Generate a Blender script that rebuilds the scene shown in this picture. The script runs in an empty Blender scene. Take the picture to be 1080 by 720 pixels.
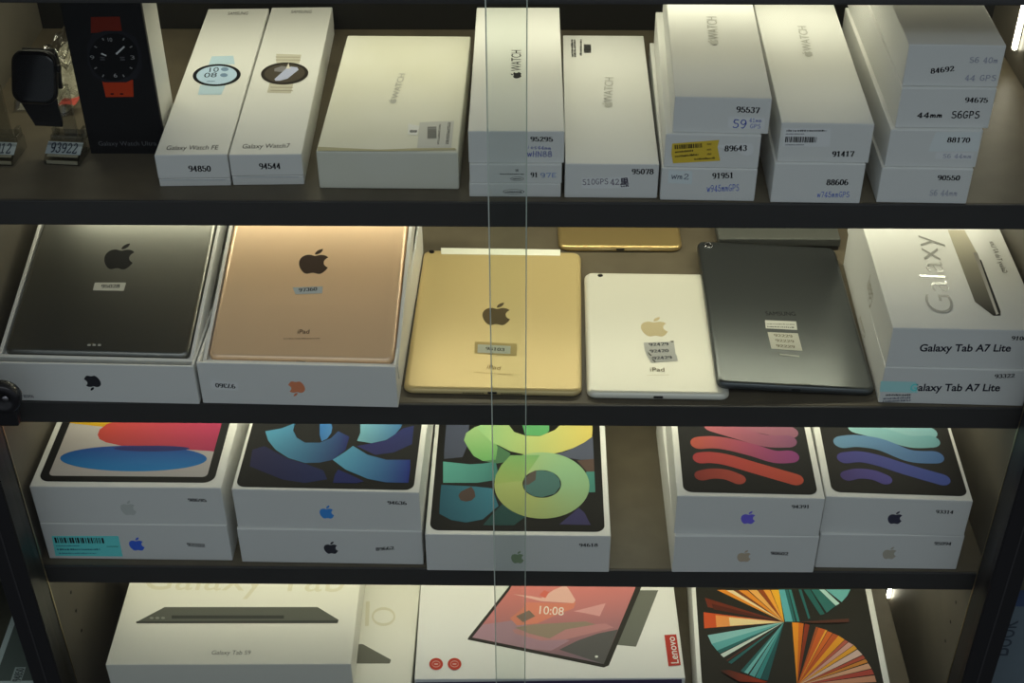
import bpy, bmesh, math, json, random
from mathutils import Vector, Matrix, Euler
random.seed(7)
TAU=2*math.pi
S=bpy.context.scene
COL=S.collection
MM=.001
ZG=700.0                       # height of the second shelf above the shop floor, mm
def W(x,y,z): return Vector((x*MM,y*MM,(z+ZG)*MM))
# ------------------------------------------------------------------ camera
cam=bpy.data.cameras.new('camera'); camo=bpy.data.objects.new('camera',cam); COL.objects.link(camo)
F_PX,TH,RO,YAW=1482.9708,0.6486890,0.0044701,-0.0172101
cam.sensor_fit='HORIZONTAL'; cam.sensor_width=36; cam.lens=36*F_PX/1080
cam.clip_start=.01
_fh=Vector((math.sin(YAW),math.cos(YAW),0)); _rt=Vector((math.cos(YAW),-math.sin(YAW),0))
_fw=_fh*math.cos(TH)-Vector((0,0,math.sin(TH))); _dn=-_fh*math.sin(TH)-Vector((0,0,math.cos(TH)))
_r=_rt*math.cos(RO)+_dn*math.sin(RO); _d=_dn*math.cos(RO)-_rt*math.sin(RO)
camo.matrix_world=Matrix.Translation(W(*(0.0, -1015.745, 845.66)))@Matrix((( _r.x,-_d.x,-_fw.x),(_r.y,-_d.y,-_fw.y),(_r.z,-_d.z,-_fw.z))).to_4x4()
S.camera=camo
# ------------------------------------------------------------------ light
S.view_settings.view_transform='Standard'; S.view_settings.look='None'
S.view_settings.exposure=0; S.view_settings.gamma=1; S.view_settings.use_curve_mapping=False
WORLD=.27; ROOM=12.5; LED=1.0; LEDY=(205,238,170,140); TUBE=20
LED_COL=(1,.95,.71)
wd=bpy.data.worlds.new('world'); S.world=wd; wd.use_nodes=True
bg=wd.node_tree.nodes['Background']; bg.inputs[0].default_value=(.82,.89,1,1); bg.inputs[1].default_value=WORLD
def area(name,loc,rot,sx,sy,power,col):
    l=bpy.data.lights.new(name,'AREA'); l.shape='RECTANGLE'; l.size=sx; l.size_y=sy; l.energy=power; l.color=col
    o=bpy.data.objects.new(name,l); COL.objects.link(o); o.location=loc; o.rotation_euler=rot; return o
area('ceiling_lamp_light',(0,-1.35,2.55),(math.radians(-18),0,0),2.2,1.0,ROOM,(.93,.95,1))
# ------------------------------------------------------------------ materials
def lin(c): return tuple((x/255/12.92 if x<=10 else ((x/255+.055)/1.055)**2.4) for x in c)
MATS={}
def mat(name,col=(.8,.8,.8),rough=.5,metal=0,spec=.5,noise=None,bump=None,emit=None,coat=0):
    if name in MATS: return MATS[name]
    m=bpy.data.materials.new(name); m.use_nodes=True; nt=m.node_tree; p=nt.nodes['Principled BSDF']
    p.inputs['Base Color'].default_value=(*col,1); p.inputs['Roughness'].default_value=rough; p.inputs['Metallic'].default_value=metal
    p.inputs['Specular IOR Level'].default_value=spec; p.inputs['Coat Weight'].default_value=coat
    if noise or bump:
        tc=nt.nodes.new('ShaderNodeTexCoord'); nz=nt.nodes.new('ShaderNodeTexNoise'); nt.links.new(tc.outputs['Object'],nz.inputs['Vector'])
        sc,c2=(noise or (bump[0],None)); nz.inputs['Scale'].default_value=sc; nz.inputs['Detail'].default_value=4
        if noise:
            rp=nt.nodes.new('ShaderNodeValToRGB'); rp.color_ramp.elements[0].position=.38; rp.color_ramp.elements[1].position=.66
            rp.color_ramp.elements[0].color=(*c2,1); rp.color_ramp.elements[1].color=(*col,1)
            nt.links.new(nz.outputs[0],rp.inputs[0]); nt.links.new(rp.outputs[0],p.inputs['Base Color'])
        if bump:
            b=nt.nodes.new('ShaderNodeBump'); b.inputs['Strength'].default_value=bump[1]; b.inputs['Distance'].default_value=.001
            nt.links.new(nz.outputs[0],b.inputs['Height']); nt.links.new(b.outputs[0],p.inputs['Normal'])
    if emit: p.inputs['Emission Color'].default_value=(*emit[0],1); p.inputs['Emission Strength'].default_value=emit[1]
    MATS[name]=m; return m
def printed():
    if 'printed' in MATS: return MATS['printed']
    m=mat('printed',rough=.58,spec=.16); nt=m.node_tree; a=nt.nodes.new('ShaderNodeAttribute'); a.attribute_name='Col'
    nt.links.new(a.outputs['Color'],nt.nodes['Principled BSDF'].inputs['Base Color']); return m
def clear(name,tint,refl=.06,rough=.02,ior=1.45):
    if name in MATS: return MATS[name]
    m=bpy.data.materials.new(name); m.use_nodes=True; nt=m.node_tree; nt.nodes.clear()
    o=nt.nodes.new('ShaderNodeOutputMaterial'); mx=nt.nodes.new('ShaderNodeMixShader'); t=nt.nodes.new('ShaderNodeBsdfTransparent'); g=nt.nodes.new('ShaderNodeBsdfGlossy')
    t.inputs[0].default_value=(*tint,1); g.inputs['Roughness'].default_value=rough
    f=nt.nodes.new('ShaderNodeFresnel'); f.inputs[0].default_value=ior
    mu=nt.nodes.new('ShaderNodeMath'); mu.operation='MULTIPLY'; mu.inputs[1].default_value=refl/.035
    ge=nt.nodes.new('ShaderNodeNewGeometry'); m2=nt.nodes.new('ShaderNodeMath'); m2.operation='SUBTRACT'; m2.inputs[0].default_value=1; nt.links.new(ge.outputs['Backfacing'],m2.inputs[1]); m3=nt.nodes.new('ShaderNodeMath'); m3.operation='MULTIPLY'; nt.links.new(f.outputs[0],m3.inputs[0]); nt.links.new(m2.outputs[0],m3.inputs[1]); nt.links.new(m3.outputs[0],mu.inputs[0]); nt.links.new(mu.outputs[0],mx.inputs[0]); nt.links.new(t.outputs[0],mx.inputs[1]); nt.links.new(g.outputs[0],mx.inputs[2]); nt.links.new(mx.outputs[0],o.inputs[0])
    MATS[name]=m; return m
WHITE=mat('white_card',(.80,.80,.78),.42)
IVORY=mat('yellowed_card',(.80,.79,.69),.5,noise=(14,(.76,.75,.63)))
BLACKCARD=mat('black_card',(.006,.006,.007),.5,spec=.25)
SILVERCARD=mat('silver_card',(.62,.61,.56),.35)
EMB=mat('emboss_shade',(.52,.52,.48),.3); FOIL=mat('silver_foil',(.40,.40,.38),.2,coat=.6)  # EMB: relief shading of the embossed white letters, painted as a flat grey
SHELF=mat('shelf_laminate',(.125,.105,.072),.45,spec=.3,noise=(38,(.108,.09,.062)))
EDGE=mat('shelf_edge_band',(.034,.032,.031),.5)
CARC=mat('carcass_black',(.011,.011,.012),.45)
WALLI=mat('side_panel_laminate',(.155,.14,.112),.45,spec=.3,noise=(25,(.137,.124,.10)))
BACKP=mat('back_panel_black',(.012,.012,.011),.4)
ALU=mat('brushed_aluminium',(.5,.5,.48),.3,metal=1)
GLASS=clear('door_glass',(.962,.980,.970),.042)
ACRYL=clear('clear_acrylic',(.80,.81,.80),.10,rough=.08)
GEDGE=mat('polished_glass_edge',(.56,.64,.56),.25)
DARKHOLE=mat('dark_hole',(.004,.004,.004),.6)
# ------------------------------------------------------------------ mesh helpers
def link(o,parent=None):
    COL.objects.link(o)
    if parent: o.parent=parent
    return o
def meshobj(name,verts,faces,material,parent=None,smooth=False,cols=None,scale=MM):
    me=bpy.data.meshes.new(name); me.from_pydata([(v[0]*scale,v[1]*scale,v[2]*scale) for v in verts],[],faces); me.update()
    if cols:
        a=me.color_attributes.new('Col','FLOAT_COLOR','POINT')
        for i,c in enumerate(cols): a.data[i].color=(*c,1)
    if smooth:
        for p in me.polygons: p.use_smooth=True
    me.materials.append(material)
    return link(bpy.data.objects.new(name,me),parent)
def bm_obj(name,bm,material,parent=None,smooth=False):
    bmesh.ops.recalc_face_normals(bm,faces=bm.faces)
    me=bpy.data.meshes.new(name); bm.to_mesh(me); bm.free(); me.materials.append(material)
    if smooth:
        for p in me.polygons: p.use_smooth=True
    return link(bpy.data.objects.new(name,me),parent)
def add_box(bm,x0,x1,y0,y1,z0,z1,bev=0,seg=2):
    r=bmesh.ops.create_cube(bm,size=1); vs=r['verts']
    for v in vs: v.co=Vector(((x0+x1)/2+v.co.x*(x1-x0),(y0+y1)/2+v.co.y*(y1-y0),(z0+z1)/2+v.co.z*(z1-z0)))*MM
    if bev:
        es=list({e for v in vs for e in v.link_edges}); bmesh.ops.bevel(bm,geom=es,offset=bev*MM,segments=seg,profile=.5,affect='EDGES')
def box(name,b,material,parent=None,bev=.5):
    bm=bmesh.new(); add_box(bm,*b,bev=bev); return bm_obj(name,bm,material,parent)
def empty(name,label,cat,loc=(0,0,0),rz=0,group=None):
    o=bpy.data.objects.new(name,None); o.empty_display_size=.03; COL.objects.link(o); o.location=loc; o.rotation_euler=(0,0,rz)
    tag(o,label,cat,group); return o
def tag(o,label,cat,group=None):
    o['label']=label; o['category']=cat
    if group: o['group']=group
def rrect(x0,y0,x1,y1,r,n=6):
    out=[]
    for cx,cy,a in((x1-r,y1-r,0),(x0+r,y1-r,90),(x0+r,y0+r,180),(x1-r,y0+r,270)):
        for i in range(n+1):
            t=math.radians(a+90*i/n); out.append((cx+r*math.cos(t),cy+r*math.sin(t)))
    return out
def loft(name,w,l,r,prof,material,parent=None,x0=0,y0=0):
    # stacked rounded rectangles: prof = [(inset, z)...]
    vs=[];fs=[];n=None
    for ins,z in prof:
        ring=rrect(x0+ins,y0+ins,x0+w-ins,y0+l-ins,max(r-ins,.6)); n=len(ring); vs+=[(x,y,z) for x,y in ring]
    for k in range(len(prof)-1):
        for i in range(n):
            j=(i+1)%n; fs.append((k*n+i,k*n+j,(k+1)*n+j,(k+1)*n+i))
    fs.append(tuple(range(n))[::-1]); fs.append(tuple((len(prof)-1)*n+i for i in range(n)))
    o=meshobj(name,vs,fs,material,parent)
    for p in o.data.polygons: p.use_smooth=len(p.vertices)==4
    return o
def lathe(name,prof,n,material,parent,axis='z',center=(0,0,0),smooth=True):
    vs=[];fs=[]
    for r,h in prof:
        for i in range(n):
            t=TAU*i/n; a,b=r*math.cos(t),r*math.sin(t)
            p=(a,b,h) if axis=='z' else ((a,-h,b) if axis=='y' else (h,a,b))
            vs.append(tuple(p[k]+center[k] for k in range(3)))
    for k in range(len(prof)-1):
        for i in range(n): j=(i+1)%n; fs.append((k*n+i,k*n+j,(k+1)*n+j,(k+1)*n+i))
    fs.append(tuple(range(n))[::-1]); fs.append(tuple((len(prof)-1)*n+i for i in range(n)))
    bm=bmesh.new(); vv=[bm.verts.new(Vector(v)*MM) for v in vs]
    for f in fs: bm.faces.new([vv[i] for i in f])
    return bm_obj(name,bm,material,parent,smooth)
# ------------------------------------------------------------------ lettering
def arc(cx,cy,rx,ry,a0,a1,n=10): return [(cx+rx*math.cos(math.radians(a0+(a1-a0)*i/n)),cy+ry*math.sin(math.radians(a0+(a1-a0)*i/n))) for i in range(n+1)]
GL={ # strokes on a 0.6 x 1 field
'0':[arc(.3,.5,.24,.46,90,450,18)],
'1':[[(.08,.8),(.3,.96),(.3,.02)],[(.1,.03),(.5,.03)]],
'2':[arc(.29,.72,.21,.24,170,-40,10)+[(.08,.04),(.54,.04),(.56,.16)]],
'3':[arc(.28,.74,.2,.22,160,-90,10),arc(.28,.28,.24,.25,90,-165,12)],
'4':[[(.4,.02),(.4,.96),(.04,.28),(.58,.28)],[(.26,.03),(.54,.03)]],
'5':[[(.52,.94),(.14,.94),(.12,.52)]+arc(.29,.32,.25,.28,110,-165,12)],
'6':[arc(.34,.5,.27,.46,70,180,8)+arc(.31,.3,.24,.27,180,540,16)],
'7':[[(.08,.8),(.1,.94),(.55,.94),(.28,.02)]],
'8':[arc(.3,.74,.19,.22,-90,270,16),arc(.3,.28,.24,.26,90,450,16)],
'9':[arc(.29,.7,.23,.26,0,360,16)+arc(.26,.5,.27,.46,0,-110,8)],
'G':[arc(.32,.5,.27,.46,50,320,14)+[(.56,.42),(.34,.42)]],
'P':[[(.1,0),(.1,.95)]+arc(.26,.7,.26,.25,90,-90,8)+[(.1,.45)]],
'S':[arc(.32,.73,.22,.22,40,270,10)+arc(.3,.26,.25,.25,90,-150,10)],
's':[arc(.3,.5,.18,.17,40,270,8)+arc(.28,.17,.19,.17,90,-150,8)],
'm':[[(.04,.02),(.08,.6),(.08,.42),(.2,.6),(.28,.5),(.29,.05),(.31,.45),(.43,.6),(.5,.5),(.53,.02)]],
'W':[[(.02,.66),(.14,.02),(.3,.58),(.44,.02),(.6,.72)]],'w':[[(.02,.6),(.14,.02),(.3,.5),(.44,.02),(.58,.6)]],
'H':[[(.08,0),(.1,.95)],[(.1,.5),(.5,.52)],[(.5,0),(.52,.98)]],'N':[[(.06,0),(.08,.95),(.5,.05),(.52,.98)]],
'E':[[(.5,.9),(.1,.88),(.1,.05),(.52,.06)],[(.1,.48),(.42,.5)]],'i':[[(.25,.02),(.28,.55)],[(.3,.75),(.31,.8)]],'o':[arc(.3,.3,.2,.27,90,450,12)],
'K':[[(.1,.95),(.5,.95),(.5,.55),(.1,.55),(.1,.95)],[(.3,.95),(.3,.3)],[(.12,.75),(.48,.75)],[(.06,.42),(.54,.42)],[(0,.28),(.6,.28)],[(.06,.14),(.1,.02)],[(.22,.14),(.24,.03)],[(.38,.14),(.38,.03)],[(.52,.14),(.56,.02)]],
' ':[]}
def strokes(s,wx,wy,jit=0):
    # ribbons drawn with an elliptical nib; returns quads in a box normalised to 0..1
    qs=[];x=0;rg=random.Random(s)
    for ch in s:
        for st in GL.get(ch,[]):
            pts=[(x+px+rg.uniform(-jit,jit),py+rg.uniform(-jit,jit)) for px,py in st]
            for (ax,ay),(bx,by) in zip(pts,pts[1:]):
                dx,dy=bx-ax,by-ay; L=math.hypot(dx,dy)
                if L<1e-6: continue
                nx,ny=-dy/L,dx/L; h=math.hypot(wx*nx,wy*ny); e=min(h,.05); ux,uy=dx/L*e*.6,dy/L*e*.6
                qs.append([(ax-ux+nx*h,ay-uy+ny*h),(ax-ux-nx*h,ay-uy-ny*h),(bx+ux-nx*h,by+uy-ny*h),(bx+ux+nx*h,by+uy+ny*h)])
        x+=.45 if ch==' ' else .72
    x-=.12
    return [[(px/x,py) for px,py in q] for q in qs]
_TC={}
def bfont(s,bold=0):
    if (s,bold) in _TC: return _TC[(s,bold)]
    cu=bpy.data.curves.new('txt','FONT'); cu.body=s; cu.size=1; cu.offset=bold; cu.resolution_u=4
    o=bpy.data.objects.new('txt',cu); COL.objects.link(o); bpy.context.view_layer.update()
    dg=bpy.context.evaluated_depsgraph_get(); me=bpy.data.meshes.new_from_object(o.evaluated_get(dg))
    vs=[(v.co.x,v.co.y) for v in me.vertices]; fs=[tuple(p.vertices) for p in me.polygons]
    bpy.data.objects.remove(o); bpy.data.curves.remove(cu); bpy.data.meshes.remove(me)
    cap=.729*1.0
    x0=min(v[0] for v in vs); x1=max(v[0] for v in vs)
    capv=max(v[1] for v in vs) if any(c.isupper() or c.isdigit() or c in 'bdfhklt' for c in s) else .7
    _TC[(s,bold)]=([((x-x0)/(x1-x0),y/capv) for x,y in vs],fs); return _TC[(s,bold)]
def bez(p0,p1,p2,p3,n=7): return [tuple((1-t)**3*p0[k]+3*(1-t)**2*t*p1[k]+3*(1-t)*t*t*p2[k]+t**3*p3[k] for k in(0,1)) for t in[i/n for i in range(1,n+1)]]
def fruit_logo():
    def rel(start,segs):
        pts=[start];p=start
        for s in segs:
            a=[(p[0]+s[i],p[1]+s[i+1]) for i in(0,2,4)]; pts+=bez(p,*a); p=a[2]
        return pts[:-1]
    body=rel((12.152,6.896),[(-.948,0,-2.415,-1.078,-3.96,-1.04),(-2.04,.027,-3.91,1.183,-4.961,3.014),(-2.117,3.675,-.546,9.103,1.519,12.09),(1.013,1.454,2.208,3.09,3.792,3.039),(1.52,-.065,2.09,-.987,3.935,-.987),(1.831,0,2.35,.987,3.96,.948),(1.637,-.026,2.676,-1.48,3.676,-2.948),(1.156,-1.688,1.636,-3.325,1.662,-3.415),(-.039,-.013,-3.182,-1.221,-3.22,-4.857),(-.026,-3.04,2.48,-4.494,2.597,-4.559),(-1.429,-2.09,-3.623,-2.324,-4.39,-2.376),(-2,-.156,-3.675,1.09,-4.61,1.09)])
    leaf=rel((15.53,3.83),[(.843,-1.012,1.4,-2.427,1.245,-3.83),(-1.207,.052,-2.662,.805,-3.532,1.818),(-.78,.896,-1.454,2.338,-1.273,3.714),(1.338,.104,2.715,-.688,3.559,-1.701)])
    f=lambda L:[((x-2.2)/19.6,(24-y)/24) for x,y in L]
    return [f(body),f(leaf)]
LG=fruit_logo()
def clip_poly(pts,w):
    for ax,val,sgn in((0,w[0],1),(0,w[2],-1),(1,w[1],1),(1,w[3],-1)):
        out=[]
        for i in range(len(pts)):
            a,b=pts[i-1],pts[i]; da,db=(a[ax]-val)*sgn,(b[ax]-val)*sgn
            if da>=0: 
                if i==0 or True: pass
            if (da>=0)!=(db>=0): t=da/(da-db); out.append((a[0]+(b[0]-a[0])*t,a[1]+(b[1]-a[1])*t))
            if db>=0: out.append(b)
        pts=out
        if not pts: return []
    return pts
# ------------------------------------------------------------------ decal builder: shapes in millimetres on a face
from mathutils.geometry import tessellate_polygon
class Decal:
    def __init__(s): s.v=[];s.f=[];s.c=[];s.mat=None
    def poly(s,pts,col,z,col2=None,d=None):
        pts=[(p[0],p[1]) for p in pts]
        if len(pts)<3: return
        i0=len(s.v)
        if col2:
            d=d or (0,-1); q=[p[0]*d[0]+p[1]*d[1] for p in pts]; lo,hi=min(q),max(q)
            cs=[tuple(a+(b-a)*(t-lo)/(hi-lo+1e-9) for a,b in zip(col,col2)) for t in q]
        else: cs=[col]*len(pts)
        s.v+=[(x,y,z) for x,y in pts]; s.c+=cs
        for t in tessellate_polygon([[Vector((x,y,0)) for x,y in pts]]):
            a,b,c=t; A,B_,C_=pts[a],pts[b],pts[c]
            if (B_[0]-A[0])*(C_[1]-A[1])-(B_[1]-A[1])*(C_[0]-A[0])<0: b,c=c,b
            s.f.append((i0+a,i0+b,i0+c))
def build_decals(items,frames,gain):
    # items: list of [face, part, kind, col, pts, kw]; frames: face -> (parent, origin, u, v)
    order={}; groups={}
    for face,part,kind,col,pts,kw in items:
        key=(face,part); D=groups.setdefault(key,Decal()); z=order.get(face,0.10); order[face]=z+.03
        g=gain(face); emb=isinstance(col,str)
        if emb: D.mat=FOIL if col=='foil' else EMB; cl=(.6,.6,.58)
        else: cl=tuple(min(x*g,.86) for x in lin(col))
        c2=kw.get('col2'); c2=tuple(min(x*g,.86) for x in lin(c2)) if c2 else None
        dr=kw.get('dir'); cw=kw.get('clip')
        def put(P,c2_=c2):
            if cw: P=clip_poly(P,cw)
            D.poly(P,cl,z,c2_,dr)
        if kind in('text','emb','foil','num','hand','bar','micro'):
            p0,p1,p2=[Vector(p) for p in pts]; U=p1-p0; Vv=p2-p0
            n=Vector((-U.y,U.x)).normalized(); h=Vv.dot(n); Vv=n*h
            M=lambda a,b:tuple(p0+U*a+Vv*b)
            if kind in('text','emb','foil'):
                vs,fs=bfont(kw['s'],kw.get('b',0)); i0=len(D.v); D.v+=[(*M(a,b),z+(.25 if emb else 0)) for a,b in vs]; D.c+=[cl]*len(vs); D.f+=[tuple(i0+i for i in f) for f in fs]
            elif kind in('num','hand'):
                wt=kw.get('wt',1)
                for q in strokes(kw['s'],.115 if kind=='num' else .05*wt,.035 if kind=='num' else .05*wt,0 if kind=='num' else .03):
                    q=[M(a,b) for a,b in q]
                    ar=sum(q[i-1][0]*q[i][1]-q[i][0]*q[i-1][1] for i in range(4))
                    if ar<0: q=q[::-1]
                    i0=len(D.v); D.v+=[(x,y,z) for x,y in q]; D.c+=[cl]*4; D.f.append((i0,i0+1,i0+2,i0+3))
            elif kind=='bar':
                rg=random.Random(round(p0.x*7+p0.y)); x=0
                while x<.97:
                    w=rg.choice((.012,.02,.03,.04)); put([M(x,0),M(min(x+w,1),0),M(min(x+w,1),1),M(x,1)]); x+=w+rg.choice((.01,.016,.026))
            else:
                rg=random.Random(round(p0.x*3+p0.y*11)); n_=kw.get('n',1)
                for r in range(n_):
                    x=0; b0=1-(r+1)/n_
                    while x<1:
                        w=rg.uniform(.02,.05); hh=rg.uniform(.5,.8)/n_; put([M(x,b0),M(min(x+w,1),b0),M(min(x+w,1),b0+hh),M(x,b0+hh)]); x+=w+rg.choice((.012,.02,.03))
        elif kind=='poly': put(pts)
        elif kind=='rrect': put(rrect(pts[0][0],pts[0][1],pts[1][0],pts[1][1],kw['r'],8))
        elif kind in('ell','ellr'):
            l,r,t,b=[Vector(p) for p in pts]; c=(l+r)/2; U=(r-l)/2; ct=(t+b)/2; Vv=(t-b)/2
            c=Vector((c.x,ct.y)) if kind=='ell' else c
            put([tuple(c+U*math.cos(TAU*i/40)+Vv*math.sin(TAU*i/40)) for i in range(40)])
        elif kind in('ring','annulus'):
            if kind=='ring':
                l,r,t,b=[Vector(p) for p in pts]; c=(l+r)/2; U=(r-l)/2; Vv=(t-b)/2; th=kw.get('th',.12)
                o1=[tuple(c+U*math.cos(TAU*i/24)+Vv*math.sin(TAU*i/24)) for i in range(24)]; i1=[tuple(c+U*(1-th*.5)*math.cos(TAU*i/24)+Vv*(1-th)*math.sin(TAU*i/24)) for i in range(24)]
                n=24
            else:
                n=48; L=[Vector(p) for p in pts]
                def el(l,r,t,b): 
                    c=Vector(((l.x+r.x)/2,(t.y+b.y)/2)); return [(c.x+(r.x-l.x)/2*math.cos(TAU*i/n),c.y+(t.y-b.y)/2*math.sin(TAU*i/n)) for i in range(n)]
                o1=el(*L[:4]); i1=el(*L[4:])
            qs=[[o1[i],o1[(i+1)%n],i1[(i+1)%n],i1[i]] for i in range(n)]
            dd=dr or [0,1]; al=[p[0]*dd[0]+p[1]*dd[1] for p in o1]; lo,hi=min(al),max(al)
            for q in qs:
                if c2:
                    t=(sum(p[0]*dd[0]+p[1]*dd[1] for p in q)/4-lo)/(hi-lo); t=max(0,min(1,t)); cc=tuple(a+(b-a)*t for a,b in zip(cl,c2))
                else: cc=cl
                if cw: q=clip_poly(q,cw)
                D.poly(q,cc,z)
        elif kind=='ribbon':
            hw=kw['hw']; P=[Vector(p) for p in pts]
            # smooth the path
            Q=[]
            for i in range(len(P)-1):
                a,b,c,d=P[max(i-1,0)],P[i],P[i+1],P[min(i+2,len(P)-1)]
                for k in range(8):
                    t=k/8; Q.append(.5*((2*b)+(c-a)*t+(2*a-5*b+4*c-d)*t*t+(3*b-a-3*c+d)*t**3))
            Q.append(P[-1]); L,Rr=[],[]
            for i in range(len(Q)):
                t=(Q[min(i+1,len(Q)-1)]-Q[max(i-1,0)]).normalized(); nn=Vector((-t.y,t.x)); L.append(Q[i]+nn*hw); Rr.append(Q[i]-nn*hw)
            t1=(Q[-1]-Q[-2]).normalized(); a1=math.atan2(t1.y,t1.x); t0=(Q[1]-Q[0]).normalized(); a0=math.atan2(t0.y,t0.x)
            capE=[Q[-1]+Vector((math.cos(a1+math.pi/2-math.pi*i/8),math.sin(a1+math.pi/2-math.pi*i/8)))*hw for i in range(1,8)]
            capS=[Q[0]+Vector((math.cos(a0-math.pi/2-math.pi*i/8),math.sin(a0-math.pi/2-math.pi*i/8)))*hw for i in range(1,8)]
            put([tuple(p) for p in L+capE+Rr[::-1]+capS])
        elif kind=='logo':
            l,r,t,b=[Vector(p) for p in pts]; rot=kw.get('rot',0)
            x0,x1=min(l.x,r.x),max(l.x,r.x); y0,y1=min(t.y,b.y),max(t.y,b.y)
            for sh in LG:
                sh2=sh if rot==0 else ([(1-a,1-b) for a,b in sh] if rot==180 else [(1-b,a) for a,b in sh])
                i0=len(D.v); PP=[(x0+(x1-x0)*a,y0+(y1-y0)*b) for a,b in sh2]; D.poly(PP,cl,z+(.2 if emb else 0))
    made=[]
    for (face,part),D in groups.items():
        if not D.f: continue
        par,O,u,v=frames[face]; n=u.cross(v)
        vs=[O+u*x+v*y+n*z for x,y,z in D.v]
        o=meshobj(part.split('#')[0],vs,D.f,D.mat or printed(),par,cols=None if D.mat else D.c); made.append(o)
    return made
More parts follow.
